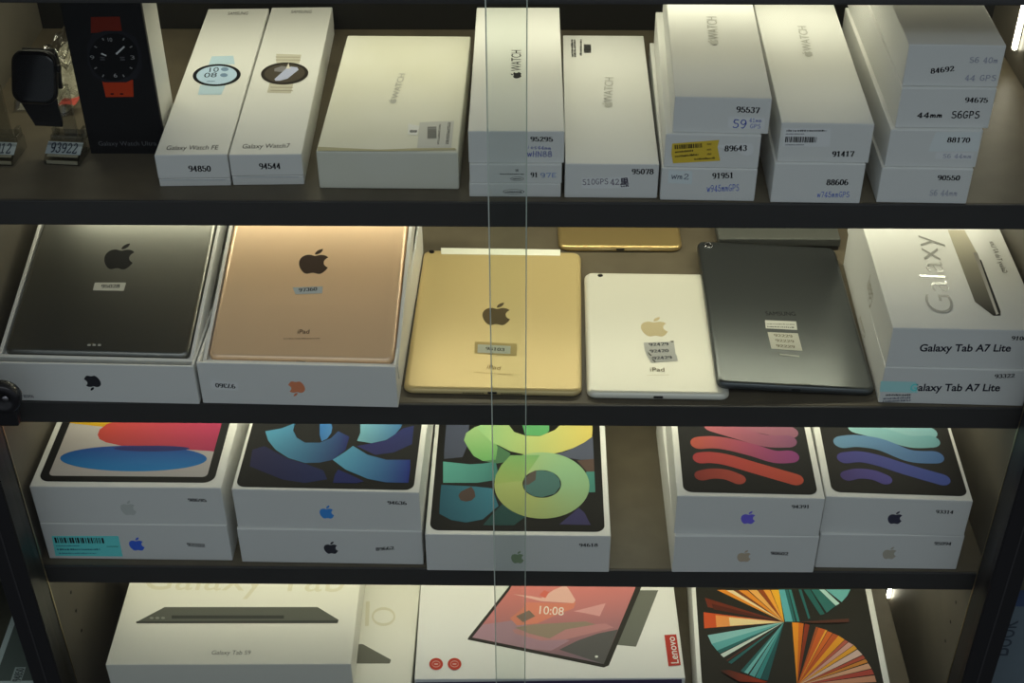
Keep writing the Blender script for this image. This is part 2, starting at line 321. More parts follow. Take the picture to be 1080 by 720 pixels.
TAB=json.loads(r'''{"B":{"w94850":[[-289.6493,25.1086,0.033,61.6012,298.1444,30.8638],222.0],"w94544":[[-226.8596,27.5484,0.0291,61.8197,301.2886,30.0691],222.0],"old":[[-122.4323,21.5923,-0.0095,119.9045,226.7286,36.5264],222.0],"g3":[[-14.4873,9.6548,-0.0014,77.4455,232.0,13.0395],222.0],"g2":[[-13.9692,10.4396,-0.0067,77.4752,232.0,18.1009],235.04],"g1":[[-13.4094,12.8152,0.0052,79.6696,246.3498,30.0028],253.14],"95078":[[66.5574,8.522,-0.0069,78.4078,249.1219,33.0567],222.0],"91951":[[147.6021,4.984,-0.0205,79.3882,239.8565,31.1987],222.0],"89643":[[148.3257,6.259,-0.0321,78.113,239.8565,31.1373],253.2],"95537":[[153.7377,8.7987,-0.0373,78.1828,238.0,32.3011],284.34],"88606":[[238.0344,2.0731,-0.0171,74.9211,239.8565,37.9867],222.0],"91417":[[239.9448,4.0966,-0.0261,75.0988,238.0,36.3064],259.99],"90550":[[327.3603,2.5662,-0.0219,75.1184,239.8565,33.5808],222.0],"88170":[[329.3333,4.8985,-0.0181,74.7374,239.8565,34.6227],255.58],"94675":[[333.4276,8.0906,-0.0138,75.6594,239.8565,36.0114],290.2],"84692":[[333.9166,10.5987,-0.024,75.8738,238.0,36.2747],326.21],"ultra":[[-360.2407,80.5353,0.0,67.7449,48.3913,172.0],222.0],"ipadA":[[-405.5,1.0,-0.0227,187.5,262.0,45.0],0.0],"rose":[[-216.6,-1.7831,-0.0255,184.5,261.9978,48.4273],0.0],"a7lo":[[393.5406,5.8338,-0.0305,134.6908,230.4047,42.3023],0.0],"a7hi":[[394.7625,7.4773,-0.0213,135.7812,230.4042,44.3021],42.3],"ip10lo":[[-405.9061,10.5989,-0.005,192.1364,268.0,51.0731],-221.0],"ip10hi":[[-405.8272,11.7087,-0.0015,192.6377,268.0,50.3968],-169.93],"bluelo":[[-205.0501,7.3633,-0.0105,189.2589,268.0,48.0459],-221.0],"bluehi":[[-204.7504,9.346,-0.0169,188.312,268.0,52.7784],-172.95],"green":[[-12.474,-1.7414,-0.003,187.9485,268.0,52.1687],-221.0],"redlo":[[219.1371,-0.7125,0.0065,145.7469,219.992,51.8963],-221.0],"redhi":[[218.0026,1.3025,-0.0202,145.7054,219.992,52.0879],-169.1],"purlo":[[367.4118,6.421,-0.007,145.3878,219.992,48.3181],-221.0],"purhi":[[366.3913,7.7749,-0.0353,144.7997,219.992,48.9237],-172.68],"s9lo":[[-264.3984,-14.0,0.0,267.233,185.0,42.0],-441.0],"s9hi":[[-327.4058,-14.2706,0.0152,267.233,185.0,42.0],-398.5],"lenovo":[[22.7818,-1.3694,0.0173,299.5932,200.0,50.0],-441.0],"pro":[[291.3654,-14.0,-0.0405,212.2206,332.0,48.0],-441.0]},
"T":{"rose_t":[[-214.3,10.4,44.5],[-1.56,18.0,0],174.1,250.6,7.5],"black_t":[[-404.9,11.9,48.2],[-1.22,16.3,-0.6],174.1,250.6,7.5],"samsung":[[250.1,16.4,11.6],[-0.6,0.0,-2.75],149.4,245.2,7.5],"silver":[[119.9,9.2,7.2],[-0.82,0,0],134.7,203.2,7.2],"gold":[[-36.6,14,6.5],[-1.15,0,0],169.5,240,6.5],"goldmini":[[96,260.7,7],[-0.1,0,0],134.7,78,7]},
"A":[
["w94850","front","printed_number","num",[14,14,17],[[27.35,14.62],[45.89,14.36],[28.16,20.37]],{"s":"94850"}],
["w94544","front","printed_number","num",[14,14,17],[[24.93,15.86],[42.73,15.92],[25.57,21.6]],{"s":"94544"}],
["w94850","top","model_lettering","text",[14,14,17],[[8.5,8.59],[52.44,8.48],[7.16,16.16]],{"s":"Galaxy Watch FE"}],
["w94850","top","maker_lettering","text",[14,14,17],[[21.86,282.75],[41.88,282.68],[20.88,289.64]],{"s":"SAMSUNG"}],
["w94544","top","model_lettering","text",[14,14,17],[[10.04,10.58],[50.43,11.04],[8.99,18.17]],{"s":"Galaxy Watch7"}],
["w94544","top","maker_lettering","text",[14,14,17],[[21.08,286.57],[41.8,286.1],[20.32,293.49]],{"s":"SAMSUNG"}],
["w94850","top","watch_picture","poly",[176,200,216],[[20.26,188.35],[40.6,189.19],[44.7,171.08],[20.0,170.38]],{}],
["w94850","top","watch_picture","poly",[176,200,216],[[18.69,128.38],[41.99,127.79],[40.86,109.03],[19.75,109.57]],{}],
["w94850","top","watch_picture","ell",[20,22,26],[[8.77,147.87],[53.08,150.2],[27.57,171.52],[34.34,125.88]],{}],
["w94850","top","watch_picture","ell",[172,196,220],[[12.31,147.78],[49.54,150.29],[28.16,167.51],[33.78,129.69]],{}],
["w94850","top","watch_picture","text",[25,35,60],[[22.96,154.89],[31.51,155.54],[21.57,164.01]],{"s":"10"}],
["w94850","top","watch_picture","text",[25,35,60],[[19.59,143.71],[31.22,144.27],[18.13,153.1]],{"s":"08"}],
["w94850","top","watch_picture","ell",[110,135,165],[[33.17,160.32],[40.3,160.14],[36.16,164.21],[37.31,156.27]],{}],
["w94850","top","watch_picture","ell",[110,135,165],[[34.18,148.08],[41.25,147.9],[37.15,151.91],[38.28,144.09]],{}],
["w94850","top","watch_picture","micro",[70,90,120],[[23.53,134.62],[31.26,134.85],[23.14,137.19]],{"n":1}],
["w94544","top","watch_picture","poly",[188,184,170],[[17.51,193.37],[41.68,191.12],[41.83,173.06],[19.86,173.54]],{}],
["w94544","top","watch_picture","poly",[188,184,170],[[18.71,132.17],[40.62,131.69],[40.45,111.24],[18.62,113.27]],{}],
["w94544","top","watch_picture","poly",[160,156,142],[[17.68,187.66],[41.15,186.58],[41.39,184.31],[17.95,185.39]],{}],
["w94544","top","watch_picture","poly",[160,156,142],[[18.43,181.42],[41.81,180.35],[42.04,178.09],[18.69,179.17]],{}],
["w94544","top","watch_picture","poly",[160,156,142],[[20.35,124.73],[41.0,123.75],[41.23,121.65],[20.6,122.62]],{}],
["w94544","top","watch_picture","poly",[160,156,142],[[21.12,118.42],[41.69,117.45],[41.92,115.36],[21.37,116.33]],{}],
["w94544","top","watch_picture","ell",[42,38,34],[[8.34,150.65],[52.32,152.96],[27.72,174.48],[32.95,128.68]],{}],
["w94544","top","watch_picture","ell",[72,66,58],[[11.54,150.58],[49.11,153.03],[28.17,170.57],[32.46,132.93]],{}],
["w94544","top","watch_picture","poly",[120,118,122],[[19.58,161.34],[25.63,166.73],[33.58,164.35],[33.45,156.65],[25.8,154.63],[20.24,155.84]],{}],
["w94544","top","watch_picture","poly",[170,176,205],[[22.19,139.56],[30.48,161.11],[34.45,165.43],[40.59,163.64],[42.61,158.64],[34.3,140.37],[27.95,136.23],[23.55,136.32]],{}],
["w94544","top","watch_picture","poly",[205,200,190],[[30.48,161.11],[31.59,173.28],[33.58,164.35],[34.94,161.01]],{}],
["w94850","front","lid_seam","poly",[140,145,150],[[2.31,6.76],[57.4,6.24],[57.34,5.77],[2.24,6.29]],{}],
["w94544","front","lid_seam","poly",[140,145,150],[[3.81,8.46],[57.35,7.99],[57.31,7.52],[3.75,7.99]],{}],
["old","top","embossed_lettering","text","emb",[[60.61,95.75],[63.29,144.57],[54.67,95.64]],{"s":"WATCH"}],
["old","top","embossed_logo","logo","emb",[[52.63,90.17],[59.83,90.29],[55.81,94.75],[56.64,85.73]],{"rot":90}],
["old","top","barcode_sticker","poly",[196,196,192],[[83.53,51.92],[113.51,55.02],[113.81,7.39],[84.97,6.88]],{}],
["old","top","barcode_sticker","bar",[14,14,17],[[92.47,22.56],[90.96,43.5],[100.36,22.7]],{}],
["old","top","barcode_sticker","micro",[14,14,17],[[103.03,12.89],[102.35,48.39],[101.22,12.86]],{"n":2}],
["old","top","barcode_sticker","micro",[14,14,17],[[111.02,13.85],[110.74,52.82],[108.2,13.8]],{"n":2}],
["old","top","crumpled_sticker","poly",[226,226,222],[[73.84,49.17],[84.05,45.08],[83.31,28.21],[75.04,29.74]],{}],
["old","top","crumpled_sticker","micro",[14,14,17],[[76.4,33.11],[82.51,33.22],[75.88,39.42]],{"n":1}],
["old","top","scuffed_edge","poly",[176,170,140],[[0.58,7.01],[24.95,5.01],[53.24,3.09],[81.06,5.6],[117.04,7.05],[118.24,3.43],[61.5,0.42],[1.5,0.16]],{}],
["g1","top","lettering","text",[14,14,17],[[43.28,110.06],[43.11,152.19],[34.45,110.05]],{"s":"WATCH"}],
["g1","top","logo","logo",[14,14,17],[[34.12,101.88],[43.57,101.9],[38.8,108.19],[38.89,95.64]],{"rot":90}],
["g1","front","printed_number","num",[14,14,17],[[51.68,20.71],[69.91,20.47],[51.66,25.15]],{"s":"95295"}],
["g1","front","handwriting","hand",[62,72,140],[[48.72,14.0],[68.59,12.69],[48.71,17.22]],{"s":"ios44mm"}],
["g1","front","handwriting","hand",[62,72,140],[[49.13,6.36],[69.47,6.12],[49.12,11.76]],{"s":"WHN88"}],
["g2","front","printed_number","num",[14,14,17],[[51.46,6.06],[57.36,6.11],[51.44,10.65]],{"s":"91"}],
["g2","front","handwriting","hand",[90,115,165],[[59.6,5.77],[73.14,6.07],[59.56,10.35]],{"s":"97E"}],
["g2","front","small_print","micro",[14,14,17],[[25.71,8.4],[45.63,8.58],[25.72,9.96]],{"n":1}],
["g2","front","small_print","text",[14,14,17],[[38.47,11.54],[41.25,11.56],[38.47,13.91]],{"s":"SE"}],
["g2","front","small_print","ring",[14,14,17],[[34.46,4.53],[45.64,4.63],[39.65,6.41],[39.65,2.64]],{}],
["g2","front","small_print","micro",[14,14,17],[[36.45,3.9],[43.64,3.97],[36.46,5.19]],{"n":1}],
["g3","front","small_print","ring",[14,14,17],[[28.5,5.31],[46.57,5.42],[37.34,7.7],[37.33,2.94]],{}],
["g3","front","small_print","micro",[14,14,17],[[30.5,4.39],[44.16,4.48],[30.51,6.26]],{"n":1}],
["95078","top","embossed_lettering","text","emb",[[42.76,109.72],[45.95,158.32],[34.86,109.6]],{"s":"WATCH"}],
["95078","top","embossed_logo","logo","emb",[[33.88,105.07],[43.19,105.21],[38.71,110.56],[38.36,99.75]],{"rot":90}],
["95078","top","barcode","bar",[14,14,17],[[19.57,210.18],[19.94,229.38],[26.54,210.28]],{}],
["95078","top","barcode","micro",[14,14,17],[[17.6,203.85],[18.25,239.66],[14.83,203.81]],{"n":1}],
["95078","top","barcode","micro",[14,14,17],[[12.01,200.64],[12.11,239.57],[6.93,200.56]],{"n":2}],
["95078","front","printed_number","num",[14,14,17],[[56.09,23.6],[73.92,23.76],[55.85,28.7]],{"s":"95078"}],
["95078","front","handwritten_tape","poly",[205,188,200],[[13.85,19.8],[54.25,21.11],[54.78,9.99],[14.55,9.13]],{}],
["95078","front","handwritten_tape","hand",[45,25,60],[[15.06,12.95],[36.56,13.86],[14.91,18.48]],{"s":"S10GPS"}],
["95078","front","handwritten_tape","hand",[45,25,60],[[38.64,13.17],[45.8,13.47],[38.43,18.69]],{"s":"42"}],
["95078","front","handwritten_tape","hand",[30,20,45],[[47.34,11.11],[54.08,11.65],[46.96,19.86]],{"s":"K"}],
["95537","top","embossed_lettering","text","emb",[[42.31,107.91],[43.25,154.95],[33.28,107.52]],{"s":"WATCH"}],
["95537","top","embossed_logo","logo","emb",[[32.57,102.28],[41.56,102.67],[37.39,107.7],[36.75,97.29]],{"rot":90}],
["95537","front","printed_number","num",[14,14,17],[[50.56,19.52],[68.96,19.02],[50.07,24.83]],{"s":"95537"}],
["95537","front","handwritten_sticker","poly",[196,203,220],[[44.81,15.34],[74.33,15.19],[74.67,4.52],[44.97,4.92]],{}],
["95537","front","handwritten_sticker","hand",[50,70,150],[[48.39,5.44],[59.62,4.85],[47.65,13.68]],{"s":"S9"}],
["95537","front","handwritten_sticker","hand",[50,70,150],[[61.72,10.99],[71.72,10.8],[61.38,14.44]],{"s":"41mm"}],
["95537","front","handwritten_sticker","hand",[50,70,150],[[63.04,5.37],[71.5,5.4],[62.66,9.28]],{"s":"GPS"}],
["89643","front","yellow_barcode_label","poly",[176,150,48],[[5.79,22.16],[44.01,26.52],[43.17,19.8],[46.37,6.98],[7.71,3.65],[5.71,12.52]],{}],
["89643","front","yellow_barcode_label","bar",[14,14,17],[[8.25,16.93],[31.29,19.21],[7.84,20.93]],{}],
["89643","front","yellow_barcode_label","micro",[14,14,17],[[8.76,13.4],[23.85,15.35],[8.6,15.81]],{"n":1}],
["89643","front","yellow_barcode_label","micro",[14,14,17],[[9.03,9.36],[28.07,11.74],[8.87,11.79]],{"n":1}],
["89643","front","yellow_barcode_label","micro",[14,14,17],[[25.16,7.14],[41.98,8.83],[25.0,9.41]],{"n":1}],
["89643","front","yellow_barcode_label","micro",[120,100,40],[[34.34,21.52],[38.09,21.93],[34.13,24.07]],{"n":1}],
["89643","front","yellow_barcode_label","micro",[120,100,40],[[34.74,16.4],[38.51,16.81],[34.54,18.97]],{"n":1}],
["89643","front","yellow_barcode_label","micro",[120,100,40],[[35.08,12.22],[38.85,12.63],[34.87,14.8]],{"n":1}],
["89643","front","round_sticker","poly",[212,214,218],[[43.32,21.41],[60.99,24.2],[70.83,23.62],[72.9,19.67],[72.48,14.05],[68.46,12.02],[64.15,13.05],[60.34,16.18],[43.45,19.81]],{}],
["89643","front","printed_number","num",[14,14,17],[[49.39,16.09],[67.28,16.98],[48.93,21.41]],{"s":"89643"}],
["91951","front","printed_number","num",[14,14,17],[[42.62,21.62],[59.9,22.57],[42.17,27.08]],{"s":"91951"}],
["91951","front","handwriting","hand",[60,85,165],[[39.08,8.77],[65.74,10.41],[38.57,15.22]],{"s":"W945mmGPS"}],
["91951","front","scribbled_tape","poly",[172,178,188],[[5.74,29.54],[25.7,28.73],[25.92,16.03],[5.84,16.85]],{}],
["91951","front","scribbled_tape","hand",[70,75,90],[[8.43,21.03],[22.74,20.45],[8.07,26.5]],{"s":"Wm2"}],
["91417","front","barcode_label","poly",[186,193,205],[[1.99,31.64],[40.34,31.63],[41.7,14.86],[3.29,14.37]],{}],
["91417","front","barcode_label","micro",[14,14,17],[[4.72,28.31],[37.18,28.91],[4.47,30.48]],{"n":1}],
["91417","front","barcode_label","micro",[60,60,70],[[4.49,25.63],[19.42,25.91],[4.34,26.97]],{"n":1}],
["91417","front","barcode_label","bar",[14,14,17],[[4.55,18.44],[30.71,18.57],[4.17,23.68]],{}],
["91417","front","barcode_label","micro",[60,60,70],[[5.08,15.63],[20.31,15.93],[4.95,16.86]],{"n":1}],
["91417","front","printed_number","num",[14,14,17],[[44.73,5.8],[62.22,6.39],[44.07,10.77]],{"s":"91417"}],
["91417","top","embossed_lettering","text","emb",[[41.64,133.38],[42.64,184.8],[33.67,133.11]],{"s":"WATCH"}],
["91417","top","embossed_logo","logo","emb",[[32.07,126.86],[41.26,127.17],[37.33,132.28],[36.01,121.79]],{"rot":90}],
["88606","front","printed_number","num",[14,14,17],[[44.89,17.68],[62.56,17.95],[44.18,23.15]],{"s":"88606"}],
["88606","front","handwriting","hand",[60,85,165],[[38.65,5.68],[65.28,6.35],[37.95,11.21]],{"s":"W745mmGPS"}],
["84692","front","printed_number","num",[14,14,17],[[21.17,11.15],[38.87,13.82],[20.39,15.6]],{"s":"84692"}],
["84692","front","pencil_writing","hand",[122,124,142],[[49.41,21.23],[71.72,21.15],[48.47,26.11]],{"s":"S6 40m"}],
["84692","front","pencil_writing","hand",[122,124,142],[[48.66,5.51],[73.31,5.9],[47.72,10.49]],{"s":"44 GPS"}],
["94675","front","printed_number","num",[14,14,17],[[52.19,23.45],[70.22,23.39],[51.32,28.01]],{"s":"94675"}],
["94675","front","marker_handwriting","hand",[8,8,12],[[16.35,9.35],[36.48,9.58],[15.55,14.07]],{"s":"44mm","wt":1.5}],
["94675","front","marker_handwriting","hand",[8,8,12],[[43.88,9.24],[66.28,9.5],[42.7,15.67]],{"s":"S6GPS","wt":1.4}],
["88170","front","clear_tape","poly",[176,180,194],[[36.5,32.93],[72.38,33.44],[74.36,15.47],[33.51,14.86]],{}],
["88170","front","lower_sticker","poly",[188,190,202],[[39.84,14.07],[70.77,14.09],[70.51,7.4],[40.17,7.84]],{}],
["88170","front","printed_number","num",[14,14,17],[[47.26,23.46],[65.36,23.37],[46.4,28.18]],{"s":"88170"}],
["88170","front","lower_sticker","hand",[120,122,140],[[46.2,8.82],[69.48,8.72],[45.48,12.82]],{"s":"S6 44mm"}],
["90550","front","printed_number","num",[14,14,17],[[47.08,22.59],[65.2,22.64],[46.21,27.48]],{"s":"90550"}],
["90550","front","pencil_writing","hand",[130,132,148],[[43.0,7.83],[65.85,7.79],[42.04,13.35]],{"s":"S6 44mm"}],
["ultra","front","watch_picture","poly",[120,34,14],[[24.0,130.31],[48.38,130.8],[47.92,117.3],[21.37,116.07]],{}],
["ultra","front","watch_picture","poly",[168,52,20],[[22.88,72.57],[49.82,72.67],[47.53,56.51],[23.35,56.11]],{}],
["ultra","front","watch_picture","ell",[70,20,10],[[27.75,59.17],[31.06,59.18],[29.56,60.09],[29.24,58.26]],{}],
["ultra","front","watch_picture","ell",[70,20,10],[[36.01,59.2],[39.32,59.21],[37.82,60.12],[37.51,58.3]],{}],
["ultra","front","watch_picture","poly",[30,31,36],[[22.52,115.07],[33.07,117.97],[49.11,118.02],[58.85,112.31],[60.85,100.02],[59.57,83.87],[53.33,74.92],[43.69,70.4],[24.52,70.32],[16.04,76.28],[13.48,88.13],[15.81,104.23]],{}],
["ultra","front","watch_picture","ell",[13,13,15],[[15.93,94.02],[57.87,94.17],[40.72,115.85],[33.0,71.85]],{}],
["ultra","front","watch_picture","text",[150,150,150],[[34.7,108.34],[38.33,108.36],[35.32,111.81]],{"s":"10"}],
["ultra","front","watch_picture","text",[150,150,150],[[33.85,75.15],[36.86,75.16],[34.48,78.73]],{"s":"6"}],
["ultra","front","watch_picture","text",[130,130,130],[[16.63,91.97],[20.29,91.98],[17.28,95.49]],{"s":"9"}],
["ultra","front","watch_picture","text",[130,130,130],[[51.17,92.09],[54.69,92.1],[51.76,95.61]],{"s":"3"}],
["ultra","front","watch_picture","poly",[120,120,120],[[46.98,109.86],[47.81,109.29],[49.38,111.42],[48.55,111.99]],{}],
["ultra","front","watch_picture","poly",[120,120,120],[[51.99,103.47],[52.36,102.47],[54.67,103.71],[54.3,104.71]],{}],
["ultra","front","watch_picture","poly",[120,120,120],[[49.45,85.16],[48.73,84.13],[50.64,82.88],[51.36,83.9]],{}],
["ultra","front","watch_picture","poly",[120,120,120],[[42.48,78.13],[41.43,77.53],[42.29,75.33],[43.33,75.93]],{}],
["ultra","front","watch_picture","poly",[120,120,120],[[26.01,77.47],[25.17,78.06],[23.54,75.86],[24.38,75.27]],{}],
["ultra","front","watch_picture","poly",[120,120,120],[[21.01,84.03],[20.66,85.05],[18.31,83.79],[18.66,82.76]],{}],
["ultra","front","watch_picture","poly",[120,120,120],[[23.82,102.37],[24.54,103.38],[22.67,104.61],[21.95,103.6]],{}],
["ultra","front","watch_picture","poly",[120,120,120],[[30.77,109.23],[31.81,109.82],[30.98,111.93],[29.95,111.35]],{}],
["ultra","front","watch_picture","poly",[205,205,205],[[39.14,97.61],[39.99,96.3],[48.24,103.47],[47.33,104.48]],{}],
["ultra","front","watch_picture","poly",[205,205,205],[[27.36,98.16],[26.61,96.99],[30.57,94.95],[31.29,95.98]],{}],
["ultra","front","watch_picture","micro",[90,90,95],[[25.14,91.12],[29.21,91.13],[25.88,95.23]],{"n":2}],
["ultra","front","watch_picture","micro",[90,90,95],[[42.21,91.18],[46.28,91.19],[42.92,95.29]],{"n":2}],
["ultra","front","model_lettering","text",[88,88,92],[[8.81,8.69],[60.46,8.92],[9.59,12.99]],{"s":"Galaxy Watch Ultra"}],
["black_t","top","logo","logo",[10,10,12],[[71.4,118.5],[100.48,119.4],[82.6,135.61],[89.24,102.53]],{"rot":0}],
["black_t","top","number_sticker","poly",[205,203,192],[[68.63,85.42],[98.89,86.36],[98.51,76.11],[68.71,75.75]],{}],
["black_t","top","number_sticker","num",[80,80,80],[[76.01,78.81],[93.54,79.58],[75.09,83.24]],{"s":"95028"}],
["black_t","top","connector_dots","poly",[176,174,164],[[77.34,11.86],[80.35,11.95],[80.58,9.65],[77.57,9.55]],{}],
["black_t","top","connector_dots","poly",[176,174,164],[[82.12,12.01],[85.14,12.1],[85.36,9.8],[82.35,9.7]],{}],
["black_t","top","connector_dots","poly",[176,174,164],[[87.09,12.16],[90.1,12.25],[90.31,9.95],[87.3,9.86]],{}],
["ipadA","front","logo","logo",[22,22,26],[[82.61,22.83],[97.89,23.23],[91.91,31.96],[88.58,14.03]],{"rot":180}],
["ipadA","front","printed_number","num",[70,72,76],[[30.48,7.18],[21.01,7.27],[29.74,3.69]],{"s":"95028"}],
["rose_t","top","logo","logo",[58,40,28],[[71.54,115.75],[100.55,116.5],[84.18,131.72],[87.89,100.73]],{"rot":0}],
["rose_t","top","number_sticker","poly",[176,184,190],[[69.24,83.8],[98.15,85.78],[98.68,77.62],[73.07,75.73]],{}],
["rose_t","top","number_sticker","num",[60,62,66],[[75.93,78.58],[93.16,80.6],[75.38,82.9]],{"s":"97360"}],
["rose_t","top","lettering","text",[88,58,42],[[80.7,29.74],[91.76,30.04],[80.1,34.54]],{"s":"iPad"}],
["rose_t","top","lettering","micro",[150,112,88],[[68.57,23.1],[102.55,24.36],[68.39,24.42]],{"n":1}],
["rose","front","number_sticker","poly",[190,196,203],[[11.29,27.68],[14.96,28.54],[36.71,25.64],[35.2,16.5],[11.82,16.84],[9.39,22.34]],{}],
["rose","front","number_sticker","num",[14,14,17],[[33.12,23.78],[14.86,24.76],[32.49,18.7]],{"s":"97360"}],
["rose","front","logo","logo",[150,88,62],[[83.12,19.83],[98.53,20.28],[91.69,28.97],[89.96,11.07]],{"rot":180}],
["gold","top","logo","logo",[86,72,46],[[69.16,122.69],[97.52,123.54],[82.49,142.76],[84.18,103.9]],{"rot":0}],
["gold","top","antenna_band","poly",[236,234,220],[[17.97,242.51],[147.31,242.94],[147.4,231.13],[19.39,230.33]],{}],
["gold","top","camera","ell",[20,18,16],[[5.66,234.35],[11.62,234.16],[8.36,237.77],[8.89,231.13]],{}],
["gold","top","number_sticker","poly",[186,164,108],[[64.02,76.09],[105.75,73.58],[106.07,53.45],[64.76,56.94]],{}],
["gold","top","number_sticker","poly",[188,190,172],[[67.21,71.35],[99.72,69.65],[99.85,56.94],[67.6,58.08]],{}],
["gold","top","number_sticker","num",[90,88,80],[[75.31,62.54],[93.58,61.07],[75.06,67.43]],{"s":"95103"}],
["gold","top","lettering","text",[140,112,60],[[77.84,33.33],[90.63,31.06],[77.53,39.54]],{"s":"iPad"}],
["gold","top","lettering","micro",[176,152,92],[[66.08,26.53],[102.6,23.98],[66.0,27.99]],{"n":1}],
["silver","top","logo","logo",[206,190,150],[[55.33,106.27],[82.05,106.91],[69.55,123.17],[67.86,90.32]],{"rot":0}],
["silver","top","camera","ell",[24,22,20],[[13.99,195.85],[19.66,195.63],[16.74,198.56],[16.62,193.1]],{}],
["silver","top","number_sticker#0","poly",[196,196,190],[[56.82,80.22],[86.88,82.45],[87.12,71.98],[57.21,69.03]],{}],
["silver","top","number_sticker#0","num",[78,80,86],[[62.43,74.36],[81.23,76.01],[62.67,79.3]],{"s":"92429"}],
["silver","top","number_sticker#0","poly",[96,98,86],[[83.28,82.97],[86.77,83.65],[86.44,81.24],[84.1,81.48]],{}],
["silver","top","number_sticker#1","poly",[196,196,190],[[57.19,68.58],[87.17,72.73],[87.4,59.43],[59.39,58.02]],{}],
["silver","top","number_sticker#1","num",[78,80,86],[[62.8,63.69],[80.85,65.16],[63.04,68.56]],{"s":"92420"}],
["silver","top","number_sticker#1","poly",[96,98,86],[[59.77,66.13],[63.94,59.6],[62.97,58.11],[60.91,61.73]],{}],
["silver","top","number_sticker#2","poly",[196,196,190],[[59.8,57.3],[88.22,60.92],[88.94,51.44],[62.91,47.91]],{}],
["silver","top","number_sticker#2","num",[78,80,86],[[64.93,52.61],[83.34,54.51],[65.18,57.41]],{"s":"92429"}],
["silver","top","number_sticker#2","poly",[96,98,86],[[63.31,55.92],[67.44,49.47],[66.48,48.0],[64.43,51.57]],{}],
["silver","top","lettering","text",[120,110,80],[[61.33,33.94],[75.03,34.28],[61.64,40.12]],{"s":"iPad"}],
["silver","top","lettering","micro",[190,182,146],[[57.95,27.76],[79.12,28.84],[58.0,28.89]],{"n":1}],
["samsung","top","lettering","text",[18,18,20],[[59.18,112.62],[89.37,114.63],[59.97,119.18]],{"s":"SAMSUNG"}],
["samsung","top","printed_sticker","poly",[208,208,198],[[56.89,104.15],[88.27,104.66],[87.41,90.27],[56.11,90.46]],{}],
["samsung","top","printed_sticker","micro",[120,120,112],[[58.18,97.06],[85.7,98.4],[58.48,99.53]],{"n":1}],
["samsung","top","printed_sticker","micro",[60,60,56],[[57.92,92.75],[85.43,93.23],[58.23,95.35]],{"n":1}],
["samsung","top","number_sticker","poly",[200,198,184],[[57.06,84.16],[87.23,84.59],[87.92,56.18],[57.57,57.09]],{}],
["samsung","top","number_sticker","num",[130,124,104],[[62.98,77.21],[80.87,77.03],[63.53,81.61]],{"s":"92229"}],
["samsung","top","number_sticker","num",[130,124,104],[[63.46,68.88],[81.26,68.7],[64.01,73.24]],{"s":"92229"}],
["samsung","top","number_sticker","num",[130,124,104],[[62.97,60.28],[80.9,59.85],[63.51,64.6]],{"s":"92229"}],
["samsung","top","paper_strip","poly",[190,190,180],[[64.57,49.76],[83.46,48.07],[83.57,45.91],[64.71,47.61]],{}],
["samsung","top","lettering","micro",[96,92,80],[[54.72,0.86],[89.12,3.61],[54.98,3.01]],{"n":1}],
["a7hi","front","model_lettering","text",[16,16,26],[[27.7,18.44],[109.78,20.26],[26.3,26.68]],{"s":"Galaxy Tab A7 Lite","b":0.022}],
["a7lo","front","model_lettering","text",[16,16,26],[[26.81,15.21],[109.35,17.62],[25.39,23.79]],{"s":"Galaxy Tab A7 Lite","b":0.022}],
["a7hi","front","printed_number","num",[14,14,17],[[107.88,33.23],[125.35,33.0],[106.94,37.73]],{"s":"91067"}],
["a7lo","front","printed_number","num",[14,14,17],[[101.82,32.64],[119.27,33.99],[100.88,37.3]],{"s":"93322"}],
["a7lo","front","cyan_sticker","poly",[112,160,178],[[-1.38,25.95],[31.07,26.06],[34.74,12.93],[-0.42,13.35]],{}],
["a7lo","front","cyan_sticker","text",[70,150,150],[[27.06,15.21],[33.35,15.42],[25.67,23.58]],{"s":"G","b":0.022}],
["a7lo","front","small_print","micro",[14,14,17],[[5.95,8.48],[29.02,9.25],[5.45,11.64]],{"n":1}],
["a7lo","front","small_print","micro",[70,72,82],[[4.45,0.75],[30.08,2.89],[3.47,7.12]],{"n":2}],
["a7hi","top","silver_lettering","text","foil",[[61.01,23.35],[68.06,154.34],[36.33,22.58]],{"s":"Galaxy","b":-0.012}],
["a7hi","top","tablet_picture","poly",[178,172,152],[[83.6,165.85],[100.13,166.35],[103.2,126.09],[102.91,28.43],[101.39,22.08],[94.69,21.42],[82.78,43.12]],{"col2":[44,42,40]}],
["a7hi","top","tablet_picture","poly",[128,124,118],[[99.69,125.98],[103.62,126.1],[102.21,26.6],[97.65,22.86]],{"col2":[190,186,180]}],
["a7hi","top","tablet_picture","poly",[30,29,30],[[103.12,113.46],[104.52,113.5],[102.91,28.43],[100.88,24.31],[100.09,26.54]],{}],
["a7hi","top","small_lettering","text",[70,66,58],[[120.05,91.72],[119.93,145.89],[124.89,93.09]],{"s":"Galaxy Tab A7 Lite"}],
["a7hi","left","small_lettering","text",[150,146,128],[[145.75,20.44],[118.76,23.38],[117.18,4.36]],{"s":"Galaxy"}],
["a7lo","left","small_lettering","text",[165,160,140],[[141.16,14.21],[108.41,12.81],[117.82,6.62]],{"s":"Galaxy"}],
["ip10hi","top","screen_art","rrect",[16,16,17],[[6.29,7.74],[184.06,260.26]],{"r":11}],
["ip10hi","top","screen_art","rrect",[186,180,180],[[14.785,16.240000000000002],[175.56,251.76]],{"r":5}],
["ip10hi","top","screen_art","poly",[205,160,10],[[0.2,122.89],[53.12,123.51],[60.57,97.07],[54.87,91.63],[13.01,98.05]],{"clip":[14.785,16.240000000000002,175.56,251.76]}],
